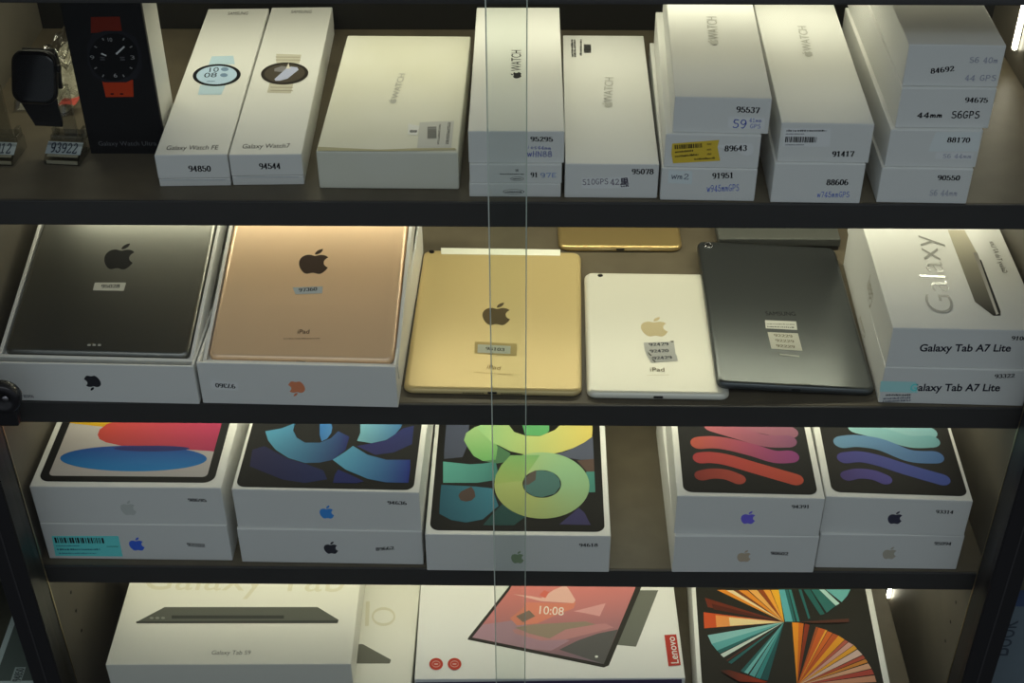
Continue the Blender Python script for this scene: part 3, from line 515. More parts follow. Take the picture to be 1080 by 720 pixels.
["ip10hi","top","screen_art","poly",[190,62,50],[[48.92,79.4],[48.82,87.74],[54.55,97.0],[69.77,104.9],[88.15,112.91],[189.23,114.1],[195.98,52.19],[169.89,55.54],[129.95,58.74],[100.0,60.59],[77.85,62.55],[60.82,67.54],[52.6,72.68]],{"col2":[176,48,92],"clip":[14.785,16.240000000000002,175.56,251.76],"dir":[1,-0.2]}],
["ip10hi","top","screen_art","ell",[14,62,150],[[19.46,41.33],[170.41,42.42],[89.66,62.69],[98.71,23.64]],{"col2":[30,130,200],"clip":[14.785,16.240000000000002,175.56,251.76],"dir":[0,-1]}],
["ip10hi","top","screen_art","ellr",[30,36,110],[[71.05,58.03],[149.57,58.97],[109.47,62.33],[111.45,53.37]],{"clip":[14.785,16.240000000000002,175.56,251.76]}],
["ip10hi","front","printed_number","num",[14,14,17],[[157.35,31.91],[175.69,31.34],[157.99,36.37]],{"s":"98695"}],
["ip10lo","front","printed_number","num",[14,14,17],[[147.46,20.8],[165.45,19.16],[148.15,25.65]],{"s":"92202"}],
["ip10hi","front","logo","logo",[125,127,124],[[86.96,22.31],[102.42,22.5],[96.43,32.64],[92.95,12.08]],{"rot":0}],
["ip10lo","front","logo","logo",[38,66,150],[[87.2,22.94],[102.71,23.19],[96.55,32.65],[93.36,13.4]],{"rot":0}],
["ip10lo","front","cyan_barcode_label","poly",[70,160,185],[[8.9,33.3],[78.25,34.41],[77.71,4.44],[7.05,4.13]],{}],
["ip10lo","front","cyan_barcode_label","bar",[14,14,17],[[10.89,23.23],[63.29,23.51],[12.07,31.12]],{}],
["ip10lo","front","cyan_barcode_label","micro",[30,80,95],[[10.94,18.43],[35.23,18.82],[11.33,20.41]],{"n":1}],
["ip10lo","front","cyan_barcode_label","micro",[20,60,75],[[10.81,12.75],[55.43,13.48],[11.44,15.89]],{"n":1}],
["ip10lo","front","cyan_barcode_label","micro",[30,80,95],[[11.76,7.35],[50.38,7.99],[12.21,9.64]],{"n":1}],
["ip10lo","front","cyan_barcode_label","micro",[20,70,60],[[63.39,18.43],[75.51,18.63],[63.69,20.13]],{"n":1}],
["bluehi","top","screen_art","rrect",[15,15,16],[[3.4,3.55],[182.13,264.45]],{"r":9}],
["bluehi","top","screen_art","poly",[26,26,74],[[10.5,59.51],[21.91,65.58],[49.93,46.39],[68.0,39.86],[88.26,30.12],[93.8,17.1],[72.3,11.07],[49.26,15.33],[12.22,34.14]],{"clip":[6.395,10.55,176.13,257.45],"col2":[22,36,92],"dir":[1,0]}],
["bluehi","top","screen_art","poly",[40,40,108],[[117.52,68.2],[147.21,77.69],[162.71,97.22],[173.96,101.99],[174.6,72.65],[156.74,59.24],[138.13,55.03]],{"clip":[6.395,10.55,176.13,257.45],"col2":[30,40,100],"dir":[1,0]}],
["bluehi","top","screen_art","poly",[84,160,196],[[18.87,88.85],[34.61,93.72],[48.77,103.07],[47.66,116.63],[47.7,91.12],[53.38,79.5],[63.22,71.91],[78.56,72.33],[89.13,79.6],[95.37,90.94],[108.08,82.46],[106.78,62.15],[95.51,46.23],[82.88,41.67],[67.88,40.7],[49.71,47.79],[34.34,60.17],[24.26,74.33]],{"clip":[6.395,10.55,176.13,257.45],"col2":[26,34,108],"dir":[1,0]}],
["bluehi","top","screen_art","poly",[40,110,180],[[73.07,111.26],[83.84,111.55],[88.39,96.68],[88.41,87.8],[85.36,78.92],[80.19,74.41],[76.84,84.54]],{"clip":[6.395,10.55,176.13,257.45],"col2":[70,130,190],"dir":[1,0]}],
["bluehi","top","screen_art","poly",[118,178,196],[[115.8,115.45],[162.85,116.73],[160.63,98.65],[155.82,88.17],[147.15,78.27],[132.33,72.93],[116.94,76.28],[118.95,88.63]],{"clip":[6.395,10.55,176.13,257.45],"col2":[52,104,158],"dir":[1,0]}],
["bluehi","top","screen_art","poly",[92,172,208],[[113.7,68.09],[107.14,59.31],[95.51,46.23],[110.6,31.85],[134.64,18.77],[153.79,13.86],[177.92,13.99],[174.85,48.41],[150.3,47.73],[130.55,54.82]],{"clip":[6.395,10.55,176.13,257.45],"col2":[28,46,140],"dir":[1,0]}],
["bluehi","top","screen_art","poly",[22,34,104],[[100.48,11.85],[100.71,24.13],[103.1,31.64],[119.23,22.72],[131.36,14.87],[124.26,11.96]],{"clip":[6.395,10.55,176.13,257.45]}],
["bluehi","front","printed_number","num",[14,14,17],[[155.87,36.25],[174.65,35.97],[156.14,40.96]],{"s":"94636"}],
["bluelo","front","printed_number","num",[14,14,17],[[141.32,19.49],[159.87,21.96],[141.62,24.32]],{"s":"89662"}],
["bluehi","front","logo","logo",[40,92,150],[[85.97,23.72],[100.43,24.11],[93.96,33.03],[92.43,14.73]],{"rot":0}],
["bluelo","front","logo","logo",[30,30,36],[[87.19,23.06],[101.62,23.38],[95.13,32.1],[93.67,14.28]],{"rot":0}],
["green","top","screen_art","rrect",[24,23,22],[[4.38,5.77],[182.06,262.23]],{"r":9.5}],
["green","top","screen_art","poly",[71,76,95],[[9.56,193.91],[37.49,194.28],[37.81,138.06],[32.73,116.99],[13.02,113.76]],{"clip":[12.379999999999999,13.77,174.065,254.23000000000002]}],
["green","top","screen_art","poly",[81,86,105],[[128.14,121.25],[144.13,127.44],[176.88,155.22],[175.71,115.96],[159.81,114.26]],{"clip":[12.379999999999999,13.77,174.065,254.23000000000002]}],
["green","top","screen_art","poly",[89,71,65],[[155.83,113.32],[174.72,115.94],[173.95,89.68],[167.22,93.91]],{"clip":[12.379999999999999,13.77,174.065,254.23000000000002]}],
["green","top","screen_art","poly",[71,135,125],[[165.29,95.33],[175.12,96.05],[174.17,64.15],[165.48,63.47]],{"clip":[12.379999999999999,13.77,174.065,254.23000000000002]}],
["green","top","screen_art","poly",[63,59,103],[[136.11,15.91],[156.33,40.42],[161.89,33.7],[168.03,15.56]],{"clip":[12.379999999999999,13.77,174.065,254.23000000000002]}],
["green","top","screen_art","poly",[37,77,77],[[68.89,32.42],[78.07,46.19],[101.23,26.12],[90.07,13.95],[58.13,13.5]],{"clip":[12.379999999999999,13.77,174.065,254.23000000000002]}],
["green","top","screen_art","poly",[40,93,112],[[11.4,73.19],[48.42,70.86],[65.95,68.28],[73.39,42.01],[57.84,22.03],[41.05,17.25],[25.8,20.51],[12.99,29.48]],{"clip":[12.379999999999999,13.77,174.065,254.23000000000002],"col2":[57,120,141],"dir":[1,0]}],
["green","top","screen_art","poly",[77,61,56],[[44.15,70.81],[47.72,63.82],[49.01,55.46],[45.39,49.87],[39.72,47.86],[33.88,49.71],[31.06,56.6],[33.27,62.78]],{"clip":[12.379999999999999,13.77,174.065,254.23000000000002]}],
["green","top","screen_art","poly",[60,116,113],[[12.28,109.32],[41.17,105.3],[54.96,106.66],[68.71,110.08],[73.36,82.0],[50.15,76.56],[14.16,76.06]],{"clip":[12.379999999999999,13.77,174.065,254.23000000000002],"col2":[91,164,153],"dir":[-1,0]}],
["green","top","screen_art","poly",[76,116,84],[[63.85,141.45],[84.3,123.64],[82.57,110.27],[70.77,107.17],[54.82,110.78]],{"clip":[12.379999999999999,13.77,174.065,254.23000000000002]}],
["green","top","screen_art","poly",[92,161,104],[[96.73,169.68],[126.37,182.68],[126.29,160.72],[120.2,152.0],[99.95,153.57]],{"clip":[12.379999999999999,13.77,174.065,254.23000000000002]}],
["green","top","screen_art","poly",[154,186,128],[[38.06,132.02],[33.11,144.09],[35.0,156.41],[43.77,165.85],[54.78,172.26],[71.29,166.21],[67.87,141.51],[70.12,132.45],[68.63,113.03],[54.82,110.78],[44.6,118.63]],{"clip":[12.379999999999999,13.77,174.065,254.23000000000002],"col2":[106,164,98],"dir":[0.2,-1]}],
["green","top","screen_art","poly",[146,191,133],[[46.89,164.33],[58.47,184.96],[77.13,178.86],[87.72,158.66],[99.96,152.65],[116.15,151.94],[132.4,162.36],[146.91,182.95],[175.66,183.34],[173.13,151.48],[164.43,142.19],[152.21,132.95],[140.13,126.48],[128.15,122.74],[116.2,121.09],[100.27,121.47],[84.25,126.63],[72.05,135.5],[63.86,140.84]],{"clip":[12.379999999999999,13.77,174.065,254.23000000000002],"col2":[208,189,104],"dir":[1,0]}],
["green","top","screen_art","annulus",[174,178,101],[[68.16,72.55],[168.26,73.91],[118.19,125.59],[118.25,23.67],[97.83,74.37],[138.6,74.93],[118.2,97.01],[118.23,54.47]],{"clip":[12.379999999999999,13.77,174.065,254.23000000000002],"col2":[137,183,145],"dir":[0.8,0.5]}],
["green","top","screen_art","poly",[117,167,106],[[84.37,120.06],[116.2,121.09],[108.34,103.29],[101.57,90.14],[98.35,80.06],[77.38,76.93],[68.7,73.97],[69.29,88.26],[74.79,104.29]],{"clip":[12.379999999999999,13.77,174.065,254.23000000000002],"col2":[161,177,100],"dir":[-0.3,-1]}],
["green","top","screen_art","poly",[71,109,107],[[100.69,80.09],[108.39,94.56],[118.2,96.72],[129.97,93.41],[136.74,83.44],[137.6,72.08],[131.71,60.77],[118.23,55.02],[108.61,57.11],[101.23,64.55],[98.82,72.97]],{"clip":[12.379999999999999,13.77,174.065,254.23000000000002]}],
["green","top","screen_art","poly",[83,75,71],[[99.88,82.36],[106.44,93.09],[112.31,96.93],[111.59,81.67],[104.63,74.46],[99.21,72.97]],{"clip":[12.379999999999999,13.77,174.065,254.23000000000002]}],
["green","front","printed_number","num",[14,14,17],[[156.5,36.83],[175.08,37.1],[156.39,41.44]],{"s":"94618"}],
["green","front","logo","logo",[92,104,82],[[87.04,20.77],[100.15,20.96],[93.6,29.8],[93.58,11.87]],{"rot":0}],
["redhi","top","screen_art","rrect",[24,24,24],[[6.62,5.55],[139.37,214.44]],{"r":9}],
["redhi","top","screen_art","ribbon",[178,104,118],[[48.82,111.37],[79.94,109.91],[110.2,101.74],[122.31,99.25]],{"hw":9.5,"col2":[150,96,118],"clip":[8.615,9.55,137.365,210.44200319982468],"dir":[1,0]}],
["redhi","top","screen_art","ribbon",[190,104,112],[[43.83,107.6],[66.32,97.54],[96.02,85.47],[119.04,85.01]],{"hw":9.5,"col2":[140,84,120],"clip":[8.615,9.55,137.365,210.44200319982468],"dir":[1,0]}],
["redhi","top","screen_art","ribbon",[200,92,72],[[27.8,79.87],[41.77,81.46],[58.44,78.48],[82.13,69.94],[102.48,60.94],[118.47,61.43]],{"hw":9.5,"col2":[150,64,134],"clip":[8.615,9.55,137.365,210.44200319982468],"dir":[1,0]}],
["redhi","top","screen_art","ribbon",[190,66,70],[[27.68,56.81],[38.37,57.6],[54.79,54.24],[82.37,42.71],[119.51,27.24]],{"hw":8.5,"col2":[208,84,62],"clip":[8.615,9.55,137.365,210.44200319982468],"dir":[1,0]}],
["redhi","top","screen_art","ribbon",[150,56,48],[[26.52,30.32],[38.0,33.55],[51.37,32.19],[62.76,25.93]],{"hw":7.5,"col2":[190,78,64],"clip":[8.615,9.55,137.365,210.44200319982468],"dir":[1,0]}],
["redhi","front","printed_number","num",[14,14,17],[[114.33,38.63],[131.58,39.15],[113.81,43.15]],{"s":"94391"}],
["redlo","front","printed_number","num",[14,14,17],[[98.87,26.01],[116.62,25.27],[98.37,30.66]],{"s":"90602"}],
["redhi","front","logo","logo",[74,66,146],[[65.52,24.49],[79.82,24.93],[71.82,33.46],[73.54,15.9]],{"rot":0}],
["redlo","front","logo","logo",[124,112,97],[[65.24,24.14],[79.25,24.2],[71.42,32.72],[73.07,15.56]],{"rot":0}],
["purhi","top","screen_art","rrect",[26,24,22],[[6.94,6.8],[141.31,213.19]],{"r":9}],
["purhi","top","screen_art","ribbon",[150,190,192],[[52.99,116.25],[80.13,113.2],[106.0,103.75],[119.4,102.25]],{"hw":9.5,"col2":[130,180,190],"clip":[8.94,10.8,139.305,209.19200320603386],"dir":[1,0]}],
["purhi","top","screen_art","ribbon",[140,186,190],[[46.19,107.38],[72.2,97.99],[97.69,87.44],[119.58,88.44]],{"hw":9.5,"col2":[112,168,180],"clip":[8.94,10.8,139.305,209.19200320603386],"dir":[1,0]}],
["purhi","top","screen_art","ribbon",[104,146,180],[[27.78,83.41],[43.07,85.77],[66.8,81.05],[93.81,65.09],[119.04,63.82]],{"hw":9.5,"col2":[76,116,176],"clip":[8.94,10.8,139.305,209.19200320603386],"dir":[1,0]}],
["purhi","top","screen_art","ribbon",[72,66,140],[[27.11,58.79],[42.2,61.11],[60.23,56.28],[87.43,43.55],[119.81,30.11]],{"hw":8.5,"col2":[72,90,170],"clip":[8.94,10.8,139.305,209.19200320603386],"dir":[1,0]}],
["purhi","top","screen_art","ribbon",[74,58,120],[[26.02,31.66],[37.12,35.32],[51.47,34.01],[62.38,27.86]],{"hw":7.5,"col2":[88,80,160],"clip":[8.94,10.8,139.305,209.19200320603386],"dir":[1,0]}],
["purhi","front","printed_number","num",[14,14,17],[[111.01,31.2],[128.2,30.92],[110.19,35.87]],{"s":"93314"}],
["purlo","front","printed_number","num",[14,14,17],[[116.45,35.15],[133.6,34.78],[115.61,39.89]],{"s":"95094"}],
["purhi","front","logo","logo",[34,34,46],[[65.17,23.16],[79.39,23.8],[70.88,32.29],[73.7,14.6]],{"rot":0}],
["purlo","front","logo","logo",[117,112,101],[[66.48,22.81],[80.45,23.07],[72.07,31.75],[74.87,14.06]],{"rot":0}],
["s9hi","top","tablet_picture","poly",[96,98,90],[[20.69,60.83],[48.26,82.99],[221.86,82.32],[247.6,63.17],[246.8,58.3],[21.1,58.87]],{}],
["s9hi","top","tablet_picture","poly",[62,64,60],[[58.52,70.49],[185.27,70.0],[185.9,65.09],[59.47,65.57]],{}],
["s9hi","top","tablet_picture","poly",[66,68,62],[[20.45,61.94],[247.45,62.47],[246.8,58.3],[21.1,58.87]],{}],
["s9hi","top","tablet_picture","ell",[140,140,132],[[34.5,66.64],[39.2,66.63],[36.51,68.32],[37.19,64.95]],{}],
["s9hi","top","tablet_picture","ell",[140,140,132],[[40.91,66.62],[45.61,66.6],[42.92,68.3],[43.6,64.93]],{}],
["s9hi","top","tablet_picture","ell",[140,140,132],[[47.32,66.6],[52.02,66.58],[49.33,68.27],[50.0,64.9]],{}],
["s9hi","top","model_lettering","text",[120,122,112],[[113.07,13.67],[155.67,13.52],[112.08,19.54]],{"s":"Galaxy Tab S9"}],
["s9hi","top","silver_lettering","text",[218,214,192],[[17.15,109.83],[248.71,105.27],[9.04,148.65]],{"s":"Galaxy Tab"}],
["s9lo","top","tablet_picture","poly",[112,112,102],[[150.83,64.39],[207.53,66.44],[241.92,44.06],[240.77,38.6],[154.25,37.6]],{}],
["s9lo","top","silver_lettering","ring",[214,210,188],[[213.94,107.83],[241.57,108.14],[226.47,122.61],[229.01,93.56]],{"th":0.3}],
["s9lo","top","silver_lettering","poly",[214,210,188],[[205.02,131.25],[209.49,131.31],[212.0,93.37],[207.61,93.32]],{}],
["lenovo","top","tablet_picture","poly",[112,114,106],[[251.08,130.63],[280.82,130.45],[248.38,44.88],[225.75,47.95]],{}],
["lenovo","top","tablet_picture","poly",[52,50,46],[[57.55,56.32],[58.17,59.29],[101.11,131.54],[105.89,139.53],[262.4,138.58],[259.41,130.58],[216.03,18.12],[210.25,15.29]],{}],
["lenovo","top","tablet_picture","poly",[220,130,124],[[62.77,59.56],[105.16,131.52],[108.28,139.52],[255.23,138.62],[252.75,130.62],[210.51,20.15]],{"col2":[120,108,122],"dir":[0.15,-1]}],
["lenovo","top","tablet_picture","poly",[172,136,150],[[62.77,59.56],[74.46,78.74],[109.29,84.63],[173.39,54.16],[152.39,39.58],[129.66,42.05]],{}],
["lenovo","top","tablet_picture","poly",[190,134,136],[[108.09,70.98],[141.67,73.8],[183.46,76.58],[216.08,79.42],[225.0,73.31],[201.49,65.92],[168.86,55.67],[141.3,54.35],[111.53,64.95]],{}],
["lenovo","top","tablet_picture","poly",[150,134,118],[[111.57,73.98],[132.48,78.4],[193.0,82.61],[204.4,77.98],[169.35,70.62],[150.54,57.27],[127.67,64.86]],{}],
["lenovo","top","tablet_picture","poly",[96,94,94],[[161.54,40.98],[182.56,54.11],[206.02,64.4],[229.44,70.27],[210.51,20.15]],{}],
["lenovo","top","tablet_picture","poly",[216,132,112],[[105.81,87.71],[123.48,106.15],[123.54,112.4],[170.67,110.55],[182.99,112.05],[179.81,102.7],[156.0,90.48],[137.14,79.89],[113.9,76.99]],{}],
["lenovo","top","tablet_picture","poly",[228,180,170],[[109.43,125.12],[142.45,113.86],[180.1,110.5],[182.64,115.19],[176.11,131.09],[171.62,139.13],[157.07,131.2],[142.54,118.58],[130.75,121.82]],{}],
["lenovo","top","tablet_picture","poly",[212,108,94],[[140.26,123.34],[146.35,131.27],[152.23,128.04],[147.27,118.56]],{}],
["lenovo","top","tablet_picture","poly",[216,158,158],[[179.63,98.04],[217.81,110.27],[209.68,90.16],[193.55,94.87]],{}],
["lenovo","top","tablet_picture","poly",[128,110,100],[[112.81,90.73],[128.1,99.9],[134.99,90.6],[120.9,81.51]],{}],
["lenovo","top","tablet_picture","text",[236,228,220],[[139.73,94.27],[167.71,91.64],[139.95,106.66]],{"s":"10:08"}],
["lenovo","top","tablet_picture","ell",[230,230,226],[[201.11,30.57],[204.74,30.55],[203.01,32.3],[202.84,28.83]],{}],
["lenovo","top","red_maker_badge","poly",[188,60,48],[[281.78,61.57],[295.5,62.47],[296.31,17.95],[282.43,16.55]],{}],
["lenovo","top","red_maker_badge","text",[232,226,222],[[294.23,20.51],[293.11,58.98],[285.88,19.62]],{"s":"Lenovo","b":0.01}],
["lenovo","top","red_feature_icons","ell",[196,66,50],[[15.53,21.04],[30.8,20.95],[22.82,29.52],[23.5,12.54]],{}],
["lenovo","top","red_feature_icons","ring",[226,170,160],[[18.5,21.02],[27.83,20.97],[22.97,25.72],[23.35,16.29]],{"th":0.22}],
["lenovo","top","red_feature_icons","poly",[226,170,160],[[21.0,21.95],[25.25,21.92],[25.33,19.77],[21.09,19.79]],{}],
["lenovo","top","red_feature_icons","ell",[196,66,50],[[36.1,20.92],[51.36,20.83],[43.47,29.4],[43.98,12.43]],{}],
["lenovo","top","red_feature_icons","ring",[226,170,160],[[39.06,20.9],[48.39,20.85],[43.59,25.6],[43.87,16.17]],{"th":0.22}],
["lenovo","top","red_feature_icons","poly",[226,170,160],[[41.58,21.83],[45.82,21.81],[45.88,19.65],[41.65,19.68]],{}],
["lenovo","front","purple_band","poly",[70,58,92],[[1.23,44.92],[295.72,48.2],[298.17,20.52],[1.6,17.66]],{}],
["pro","top","screen_art","rrect",[40,38,32],[[4.88,4.0],[204.98,328.0]],{"r":4}],
["pro","top","screen_art","poly",[110,46,28],[[104.09,99.12],[15.02,132.3],[17.61,117.98]],{"clip":[9.875,9.0,199.98000000000002,323.0]}],
["pro","top","screen_art","poly",[84,36,24],[[104.09,99.12],[22.42,123.63],[24.14,114.74]],{"clip":[9.875,9.0,199.98000000000002,323.0]}],
["pro","top","screen_art","poly",[206,84,40],[[104.09,99.12],[12.23,109.66],[11.82,85.31]],{"clip":[9.875,9.0,199.98000000000002,323.0]}],
["pro","top","screen_art","poly",[232,150,80],[[104.09,99.12],[25.85,105.93],[25.87,87.78]],{"clip":[9.875,9.0,199.98000000000002,323.0]}],
["pro","top","screen_art","poly",[240,214,160],[[104.09,99.12],[41.25,103.19],[41.49,90.33]],{"clip":[9.875,9.0,199.98000000000002,323.0]}],
["pro","top","screen_art","poly",[226,140,44],[[104.09,99.12],[30.02,145.27],[40.04,145.79]],{"clip":[9.875,9.0,199.98000000000002,323.0]}],
["pro","top","screen_art","poly",[232,212,170],[[104.09,99.12],[40.91,145.22],[49.11,145.65]],{"clip":[9.875,9.0,199.98000000000002,323.0]}],
["pro","top","screen_art","poly",[120,60,30],[[104.09,99.12],[49.11,145.65],[55.48,145.98]],{"clip":[9.875,9.0,199.98000000000002,323.0]}],
["pro","top","screen_art","poly",[226,140,44],[[104.09,99.12],[55.48,145.98],[65.72,146.51]],{"clip":[9.875,9.0,199.98000000000002,323.0]}],
["pro","top","screen_art","poly",[232,170,90],[[104.09,99.12],[66.91,147.18],[77.16,147.71]],{"clip":[9.875,9.0,199.98000000000002,323.0]}],
["pro","top","screen_art","poly",[150,70,30],[[104.09,99.12],[77.84,147.75],[84.67,148.1]],{"clip":[9.875,9.0,199.98000000000002,323.0]}],
["pro","top","screen_art","poly",[238,160,60],[[104.09,99.12],[84.67,148.1],[92.41,148.5]],{"clip":[9.875,9.0,199.98000000000002,323.0]}],
["pro","top","screen_art","poly",[240,176,50],[[104.09,99.12],[93.32,148.55],[102.88,149.04]],{"clip":[9.875,9.0,199.98000000000002,323.0]}],
["pro","top","screen_art","poly",[140,196,196],[[104.09,99.12],[15.21,74.83],[18.87,62.2]],{"clip":[9.875,9.0,199.98000000000002,323.0]}],
["pro","top","screen_art","poly",[96,170,172],[[104.09,99.12],[18.87,62.2],[24.4,52.63]],{"clip":[9.875,9.0,199.98000000000002,323.0]}],
["pro","top","screen_art","poly",[44,104,104],[[104.09,99.12],[24.4,52.63],[27.18,48.59]],{"clip":[9.875,9.0,199.98000000000002,323.0]}],
["pro","top","screen_art","poly",[208,222,216],[[104.09,99.12],[27.76,47.5],[31.17,43.23]],{"clip":[9.875,9.0,199.98000000000002,323.0]}],
["pro","top","screen_art","poly",[90,50,40],[[104.09,99.12],[33.71,39.21],[35.13,37.9]],{"clip":[9.875,9.0,199.98000000000002,323.0]}],
["pro","top","screen_art","poly",[44,104,104],[[104.09,99.12],[35.68,36.55],[39.18,34.26]],{"clip":[9.875,9.0,199.98000000000002,323.0]}],
["pro","top","screen_art","poly",[44,104,104],[[104.09,99.12],[48.8,24.91],[52.02,22.36]],{"clip":[9.875,9.0,199.98000000000002,323.0]}],
["pro","top","screen_art","poly",[120,190,190],[[104.09,99.12],[52.49,22.93],[56.61,20.98]],{"clip":[9.875,9.0,199.98000000000002,323.0]}],
["pro","top","screen_art","poly",[96,170,172],[[104.09,99.12],[58.02,19.97],[63.53,17.01]],{"clip":[9.875,9.0,199.98000000000002,323.0]}],
["pro","top","screen_art","poly",[58,140,142],[[104.09,99.12],[64.34,16.51],[69.71,14.64]],{"clip":[9.875,9.0,199.98000000000002,323.0]}],
["pro","top","screen_art","poly",[34,90,92],[[104.09,99.12],[70.3,14.13],[77.61,12.9]],{"clip":[9.875,9.0,199.98000000000002,323.0]}],
["pro","top","screen_art","poly",[92,170,178],[[102.88,149.04],[109.71,149.4],[114.12,99.93],[105.23,99.47]],{"clip":[9.875,9.0,199.98000000000002,323.0]}],
["pro","top","screen_art","poly",[44,104,104],[[109.71,149.4],[113.58,149.6],[117.45,100.11],[114.12,99.93]],{"clip":[9.875,9.0,199.98000000000002,323.0]}],
["pro","top","screen_art","poly",[56,128,126],[[114.26,149.63],[117.45,149.8],[122.12,100.35],[119.01,100.19]],{"clip":[9.875,9.0,199.98000000000002,323.0]}],
["pro","top","screen_art","poly",[44,104,104],[[126.1,150.24],[129.51,150.42],[134.72,106.27],[132.36,104.98]],{"clip":[9.875,9.0,199.98000000000002,323.0]}],
["pro","top","screen_art","poly",[40,96,92],[[131.79,150.54],[139.75,150.95],[152.21,113.66],[146.86,111.61]],{"clip":[9.875,9.0,199.98000000000002,323.0]}],
["pro","top","screen_art","poly",[52,112,108],[[140.89,151.01],[149.99,151.48],[166.05,126.57],[154.66,115.57]],{"clip":[9.875,9.0,199.98000000000002,323.0]}],
["pro","top","screen_art","poly",[176,212,206],[[150.22,151.49],[156.82,151.83],[171.5,130.75],[166.54,126.9]],{"clip":[9.875,9.0,199.98000000000002,323.0]}],
["pro","top","screen_art","poly",[110,180,180],[[157.96,151.89],[187.08,153.4],[181.56,142.44],[174.03,132.98]],{"clip":[9.875,9.0,199.98000000000002,323.0]}],
["pro","top","screen_art","poly",[236,150,36],[[109.13,6.53],[113.11,98.71],[120.6,98.52]],{"clip":[9.875,9.0,199.98000000000002,323.0]}],
["pro","top","screen_art","poly",[214,110,30],[[109.13,6.53],[120.6,98.52],[126.24,97.64]],{"clip":[9.875,9.0,199.98000000000002,323.0]}],
["pro","top","screen_art","poly",[140,54,28],[[109.13,6.53],[127.57,97.71],[132.64,95.65]],{"clip":[9.875,9.0,199.98000000000002,323.0]}],
["pro","top","screen_art","poly",[160,80,40],[[109.13,6.53],[139.87,93.41],[142.38,92.38]],{"clip":[9.875,9.0,199.98000000000002,323.0]}],
["pro","top","screen_art","poly",[206,96,40],[[109.13,6.53],[142.57,92.1],[149.96,89.59]],{"clip":[9.875,9.0,199.98000000000002,323.0]}],
["pro","top","screen_art","poly",[238,170,60],[[109.13,6.53],[149.92,89.3],[151.99,88.26]],{"clip":[9.875,9.0,199.98000000000002,323.0]}],
["pro","top","screen_art","poly",[214,104,40],[[109.13,6.53],[152.32,87.41],[157.48,84.8]],{"clip":[9.875,9.0,199.98000000000002,323.0]}],
["pro","top","screen_art","poly",[196,90,44],[[109.13,6.53],[158.06,84.26],[163.78,81.12]],{"clip":[9.875,9.0,199.98000000000002,323.0]}],
["pro","top","screen_art","poly",[236,160,40],[[109.13,6.53],[163.78,81.12],[170.06,75.74]],{"clip":[9.875,9.0,199.98000000000002,323.0]}],
["pro","top","screen_art","poly",[190,96,80],[[109.13,6.53],[170.42,75.19],[173.55,72.51]],{"clip":[9.875,9.0,199.98000000000002,323.0]}],
["pro","top","screen_art","poly",[214,160,150],[[109.13,6.53],[173.91,71.96],[179.05,68.27]],{"clip":[9.875,9.0,199.98000000000002,323.0]}],
["pro","top","screen_art","poly",[234,166,50],[[109.13,6.53],[179.41,67.72],[182.19,62.81]],{"clip":[9.875,9.0,199.98000000000002,323.0]}],
["pro","top","screen_art","poly",[222,190,180],[[109.13,6.53],[182.47,61.7],[187.09,54.68]],{"clip":[9.875,9.0,199.98000000000002,323.0]}],
["pro","top","screen_art","poly",[186,84,64],[[109.13,6.53],[187.36,53.58],[189.32,49.24]],{"clip":[9.875,9.0,199.98000000000002,323.0]}],
["pro","top","screen_art","poly",[214,140,60],[[109.13,6.53],[189.6,48.15],[191.54,43.84]],{"clip":[9.875,9.0,199.98000000000002,323.0]}],
["pro","top","screen_art","poly",[222,170,140],[[109.13,6.53],[191.73,42.2],[194.13,35.21]],{"clip":[9.875,9.0,199.98000000000002,323.0]}],
["pro","top","screen_art","poly",[186,78,66],[[109.13,6.53],[194.4,34.13],[195.91,27.15]],{"clip":[9.875,9.0,199.98000000000002,323.0]}],
["pro","top","screen_art","poly",[210,150,120],[[109.13,6.53],[196.1,25.54],[196.86,16.44]],{"clip":[9.875,9.0,199.98000000000002,323.0]}],
["pro","top","screen_art","poly",[170,60,30],[[25.21,23.68],[35.97,24.79],[77.38,10.21],[53.57,3.63]],{"clip":[9.875,9.0,199.98000000000002,323.0],"col2":[60,40,32],"dir":[-1,0]}],
["pro","top","screen_art","poly",[84,48,34],[[121.77,99.16],[179.1,107.4],[178.39,102.1],[142.66,98.5]],{"clip":[9.875,9.0,199.98000000000002,323.0]}]]}''')
ART={}
for k,*rest in TAB['A']: ART.setdefault(k,[]).append(rest)
X,Y,Z=Vector((1,0,0)),Vector((0,1,0)),Vector((0,0,1))
# ================================================================== structure
GROUND=mat('shop_floor_tiles',(.10,.10,.10),.4,noise=(6,(.085,.085,.085)))
o=box('floor',(-2200,2200,-2600,1500,-ZG-40,-ZG),GROUND,bev=0); o.location=(0,0,ZG*MM); o['kind']='structure'
o=box('wall_back',(-2200,2200,420,460,-ZG,1900),mat('shop_wall',(.25,.25,.25),.8),bev=0); o.location=(0,0,ZG*MM); o['kind']='structure'
# ================================================================== the display cabinet
XL,XR=-512,472; DEP=342
cab=empty('display_cabinet','black glass fronted display cabinet holding boxed tablets and watches on its shelves','cabinet',(0,0,0))
def cbox(name,b,m,bev=.6,par=None):
    o=box(name,(b[0],b[1],b[2],b[3],b[4]+ZG,b[5]+ZG),m,par or cab,bev); return o
SHB=((400,436),(198,222),(-24.5,0),(-245,-221))
for z0,z1 in SHB:
    s_=cbox('shelf',(XL+.5,XR-.5,3,DEP,z0,z1),SHELF)
    cbox('front_edge_band',(XL+.5,XR-.5,0,3,z0-.2,z1+.0),EDGE,.8,s_)
s_=cbox('shelf_base',(-474,436,-15,DEP,-466,-441),SHELF); cbox('front_edge_band',(-474,436,-18,-15,-466,-441),EDGE,.8,s_)
cbox('bottom_panel',(XL+.5,XR-.5,-10,DEP,-570,-545),SHELF)
for x in(-440,400): cbox('base_support',(x-15,x+15,20,DEP-20,-545,-466),CARC)
